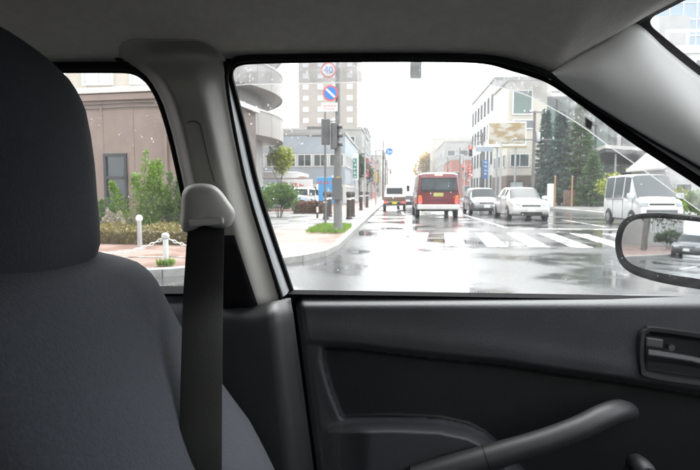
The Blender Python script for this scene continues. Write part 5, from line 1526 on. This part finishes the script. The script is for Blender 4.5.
# weatherstrip along the trim edges
ws_px = [(312,284.5,0)]
wp = [gp(x+1.5, y, -.030) for y, x in reversed(BR[5:])] + [gp(x, y, -.026) for x, y in ((229,70),(233,62.5),(242,59),(262,57.6),(300,57),(350,56.2),(440,56.2),(485,57.5),(512,62.5),(548,74),(575,92),(600,108.5),(650,139),(700,167.5),(760,207),(820,249))]
wpp = smooth_path(wp, 4); nB = 4*7
MB().tube(wpp, [.0032 + .002*sm(nB-6, nB+10, i) - .0015*sm(nB+40, nB+62, i) for i in range(len(wpp))], 10).build('weatherstrip', M_rubber, car)
wp = [gp(x-1.0, y, -.026) for y, x in reversed(BL[4:])] + [gp(x, y, -.024) for x, y in ((137,68),(124,66.5),(100,66),(0,66),(-300,66))]
MB().tube(smooth_path(wp, 4), .0065, 10).build('weatherstrip', M_rubber, car)

# ---- belt anchor and belt
belt = thing('seat_belt', None, None); belt.parent = car
DR = [(182,194),(187,186.5),(197,183.5),(211,184.5),(220,190),(229,202),(235,212),(233,222),(226,228.5),(214,228),(203,226),(192,231),(184,232),(180.5,224),(181,210)]
dr_c = (206, 208)
def ringd(sc_, v, dy=0): return smooth_path([Cc(dr_c[0] + (x-dr_c[0])*sc_, dr_c[1] + (y-dr_c[1])*sc_ + dy, v) for x, y in DR], 3, True)
MB().rings([ringd(.96,.835), ringd(1.0,.815), ringd(1.0,.79), ringd(.95,.776), ringd(.82,.768), ringd(.5,.764), ringd(.1,.763)]).build('anchor_cover', M_anchor, belt, ang=80)
sl = [Cc(x, y, .7655) for x, y in ((188,219.5),(224,216.5),(225,224),(189,227))]
MB().prism(sl, (0,-.006,0)).build('anchor_lip', M_anchor, belt, False, bevel=.003)
bpath = [(207,226,.790),(205.5,240,.783),(204.5,262,.772),(203,300,.745),(202,350,.69),(201,410,.635),(200.5,470,.59),(200,560,.55)]
hwp = [17.5,18.5,19,19.8,20.3,20.8,21,21.2]
rows = []
for (x, y, v), hw in zip(bpath, hwp):
    rows.append([Cc(x + hw*f, y, v + .0015*abs(f)**3 + .006*f) for f in (-1,-.97,-.9,-.5,0,.5,.9,.97,1)])
sp2 = [smooth_path([r_[k] for r_ in rows], 6) for k in range(9)]
MB().grid([[sp2[k][i] for k in range(9)] for i in range(len(sp2[0]))]).build('webbing', M_belt, belt, ang=80, solid=.0016)

# ---- passenger seat
seat = thing('passenger_seat', None, None); seat.parent = car
def ring_se(uf, ub, vc, hw, z, n=40, e=3.2, lean=0.0):
    out = []
    for k in range(n):
        a = 2*math.pi*k/n; c, s = math.cos(a), math.sin(a)
        out.append(Vector(((uf+ub)/2 + math.copysign(abs(c)**(2/e), c)*(uf-ub)/2, vc + math.copysign(abs(s)**(2/e), s)*hw, z)))
    return out
HS = [Cc(x+11, y-1, .735) for x, y in ((-14,29),(0,33),(20,41),(36,52),(51,64),(71.5,84),(80,97),(87,112),(93,140),(97,168),(99.5,200),(102,225),(103,247),(97,262),(85,280))]
HZ = sorted((p.z, p.x) for p in HS)
rows = []
z0, z1 = 1.06, HS[0].z
for k in range(26):
    f = 1 - (1 - k/25)**1.8
    z = z0 + (z1-z0)*f
    uf = interp(HZ, z); apex = HZ[-1][1] - .01
    back = -.515 + .03*f
    sh = sm(1.0, .82, f) if False else 1 - max(0, (f-.80)/.20)**2.2
    ub = back*sh + (apex-.02)*(1-sh)
    hw = .128*(sh*.55+.45) * (1 if f < .99 else .9)
    rows.append(ring_se(uf, min(ub, uf-.01), .635, hw, z, e=2.9))
MB().rings(rows).build('headrest', M_head, seat, ang=80)
BS = [Cc(x+13, y-9, .84) for x, y in ((100,248.5),(112,251),(122,254.5),(143,268),(158,286),(168,306),(184,337),(224,393),(250,429),(268,465),(292,520),(310,570))]
BZ_ = sorted((p.z, p.x) for p in BS)
rows = []
zt = BS[0].z
for k in range(34):
    f = 1 - (1 - k/33)**1.7
    z = .56 + (zt-.56)*f
    uf = interp(BZ_, z); hw = .238*(1 - .10*f)
    d = zt - z
    rnd = 1 - max(0, (.055-d)/.055)**2.2*.62
    hw *= rnd
    ub = uf - .17 + .02*f
    if d < .05: ub = uf - .15*(.35 + .65*math.sqrt(max(0, d/.05)))
    rows.append(ring_se(uf, ub, .635, hw, z, 48, 3.6))
MB().rings(rows).build('backrest', M_seat, seat, ang=80)
cush = []
for k in range(10):
    f = k/9; u = -.12 + .60*f
    zc = .40 + .06*f; cush.append([Vector((u, .635 + math.copysign(abs(math.sin(a))**.6, math.sin(a))*.25, zc + math.copysign(abs(math.cos(a))**.6, math.cos(a))*.085*(1 if 0 < k < 9 else .7))) for a in [2*math.pi*i/28 for i in range(28)]])
MB().rings(cush).build('cushion', M_seat, seat, ang=80)

# ---- driver's own seat, behind the viewer
dseat = copy_tree(seat, car); dseat.name = 'driver_seat'; dseat.location = (0, -.640, 0)
# ---- headliner
VC = .32
def hl_row(S, bulge=0.0, zc=1.487):
    row = []
    n = 40
    for k in range(n+1):
        t = 2*k/n
        tt = t if t <= 1 else 2-t
        v = S.y + (VC - S.y)*tt
        if t > 1: v = 2*VC - v
        z = S.z + (zc - S.z)*(1-(1-tt)**2.6)
        row.append(Vector((S.x + bulge*(1-(1-tt)**2), v, z)))
    return row
starts = [gp(x, y, -.022) for x, y in ((-900,64),(-500,64),(-200,64),(0,64),(80,64),(130,63.5),(180,60),(228,58.5),(262,57.4),(300,56.8),(350,56),(400,56),(440,56.2),(485,57.8),(512,62.5),(546,74))]
rows = [hl_row(s) for s in starts]
JN = [(560,66.5,.838),(580,54.5,.833),(606,39.8,.824),(634,22.8,.815)]
for i, (x, y, v) in enumerate(JN): rows.append(hl_row(Cc(x, y, v), .01 + .02*i, 1.487 - .006*i))
MB().grid(rows).build('headliner', M_liner, car, ang=80, solid=-.03)
# ---- front pillar trim
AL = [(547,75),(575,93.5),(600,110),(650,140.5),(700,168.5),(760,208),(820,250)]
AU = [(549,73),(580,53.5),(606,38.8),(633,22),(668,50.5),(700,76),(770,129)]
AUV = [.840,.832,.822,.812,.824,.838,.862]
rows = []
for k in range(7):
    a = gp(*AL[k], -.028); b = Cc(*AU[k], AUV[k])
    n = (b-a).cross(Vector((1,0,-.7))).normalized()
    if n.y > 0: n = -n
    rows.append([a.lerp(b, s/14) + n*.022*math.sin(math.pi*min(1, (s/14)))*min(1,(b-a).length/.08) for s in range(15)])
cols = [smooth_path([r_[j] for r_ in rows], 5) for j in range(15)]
MB().grid([[cols[j][i] for j in range(15)] for i in range(len(cols[0]))]).build('front_pillar_trim', M_trim_lit, car, ang=80, solid=-.012)
# ---- windscreen
e0, e1, e2, e3 = Cc(635,21,.811), Cc(668,48.5,.823), Cc(700,74,.837), Cc(770,127,.861)
dirw = (e3-e1).normalized(); e4 = e3 + dirw*.5
edge = smooth_path([e0, e1, e2, e3, e4], 5)
rows = []
for i, p in enumerate(edge):
    f = i/(len(edge)-1); row = []
    for k in range(21):
        t = 2*k/20; tt = t if t <= 1 else 2-t
        g = 1-(1-tt)**2.6
        row.append(Vector((p.x + .012 + (.07*(1-f) + .16*f)*(1-(1-tt)**2), p.y + (2*VC-2*p.y)*k/20, p.z + .004 + (1.469-e0.z)*g*(1-.7*f))))
    rows.append(row)
MB().grid(rows).build('windscreen', M_wind, car, ang=80)
fr = MB()
# black border: along the pillar and along the header, with a rounded corner
sh = Vector((-.002, 0, -.002)); NC = len(rows)
inner_s = [rows[i][0].lerp(rows[i][1], .04) + sh for i in range(NC)]
outer_s = [rows[i][0] + Vector((-.022, .022, .004)) for i in range(NC)]
fr.grid([[a_, b_] for a_, b_ in zip(outer_s, inner_s)])
hd0 = [p + Vector((-.05, 0, .012)) for p in rows[0]]
hd1 = [rows[0][i].lerp(rows[2][i], .12) + sh for i in range(21)]
fr.grid([hd0, hd1])
fr.add([outer_s[0], hd0[0], hd1[0], inner_s[0]], [(0,1,2,3)])
ctl = inner_s[0].lerp(hd1[0], .6); pa, pb = inner_s[2], hd1[0].lerp(hd1[1], .55)
cv_ = [pa*(1-t)**2 + ctl*2*t*(1-t) + pb*t*t for t in [k/10 for k in range(11)]]
fr.add([ctl] + cv_, [(0, k+1, k+2) for k in range(10)])
fr.add([outer_s[0], outer_s[2], pa, ctl, pb, hd0[1], hd0[0]], [(0,1,2,3,4,5,6)])
fr.build('windscreen_border', mat('frit_navy_black', (.012,.012,.02), .4), car, False, solid=.0008)
# ---- rest of the cabin: dashboard, floor, driver's side, back
shell = M_hard
rows = [[(u, v, z) for v in (.98,.8,.5,.2,-.1,-.34)] for u, z in ((1.6,.30),(.92,.30),(.86,.60),(.88,.80),(.95,.90),(1.1,.95),(1.5,.94))]
MB().grid(rows).build('dashboard', M_hard, car, ang=60, solid=-.02)
MB().b(-1.9,1.4,-.36,1.0,.20,.25).build('floor', M_hard, car, False)
MB().b(-1.9,1.2,-.40,-.36,.25,1.0).build('driver_side_panel', M_vinyl, car, False)
MB().b(-1.95,-1.9,-.36,1.0,.25,1.0).build('rear_panel', M_vinyl, car, False)
for (u0, u1) in ((-.42,-.28), (-1.35,-1.2)):
    MB().prism([(u0,-.38,1.0),(u1,-.38,1.0),(u1-.06,-.22,1.42),(u0-.06,-.22,1.42)], (0,.03,0)).build('driver_side_pillar', M_trim, car, False)
MB().prism([(-1.9,.99,1.0),(-1.45,.99,1.0),(-1.40,.86,1.42),(-1.62,.86,1.42)], (0,.03,0)).build('rear_quarter', M_trim, car, False)
MB().prism([(-1.9,-.40,1.0),(-1.45,-.40,1.0),(-1.40,-.24,1.42),(-1.62,-.24,1.42)], (0,.03,0)).build('rear_quarter', M_trim, car, False)
MB().b(-1.75,-1.05,-.30,.94,.42,.56).build('rear_cushion', M_seat, car, False, bevel=.04)
MB().prism([(-1.35,-.30,.5),(-1.15,-.30,.5),(-1.45,-.30,1.05),(-1.6,-.30,1.05)], (0,1.24,0)).build('rear_backrest', M_seat, car, False, bevel=.04)
# ================================================================== HAZE of drizzle in the air
M_haze = bpy.data.materials.new('drizzle_haze'); M_haze.use_nodes = True
hn = M_haze.node_tree; hn.nodes.clear()
hv = hn.nodes.new('ShaderNodeVolumePrincipled'); hv.inputs['Color'].default_value = (.95,.96,.97,1)
hv.inputs['Density'].default_value = .0008; hv.inputs['Anisotropy'].default_value = 0.2
ho = hn.nodes.new('ShaderNodeOutputMaterial'); hn.links.new(hv.outputs[0], ho.inputs['Volume'])
tag(MB().b(-950,950,-950,1550,-1.0,56).build('haze', M_haze, None, False), kind='stuff')
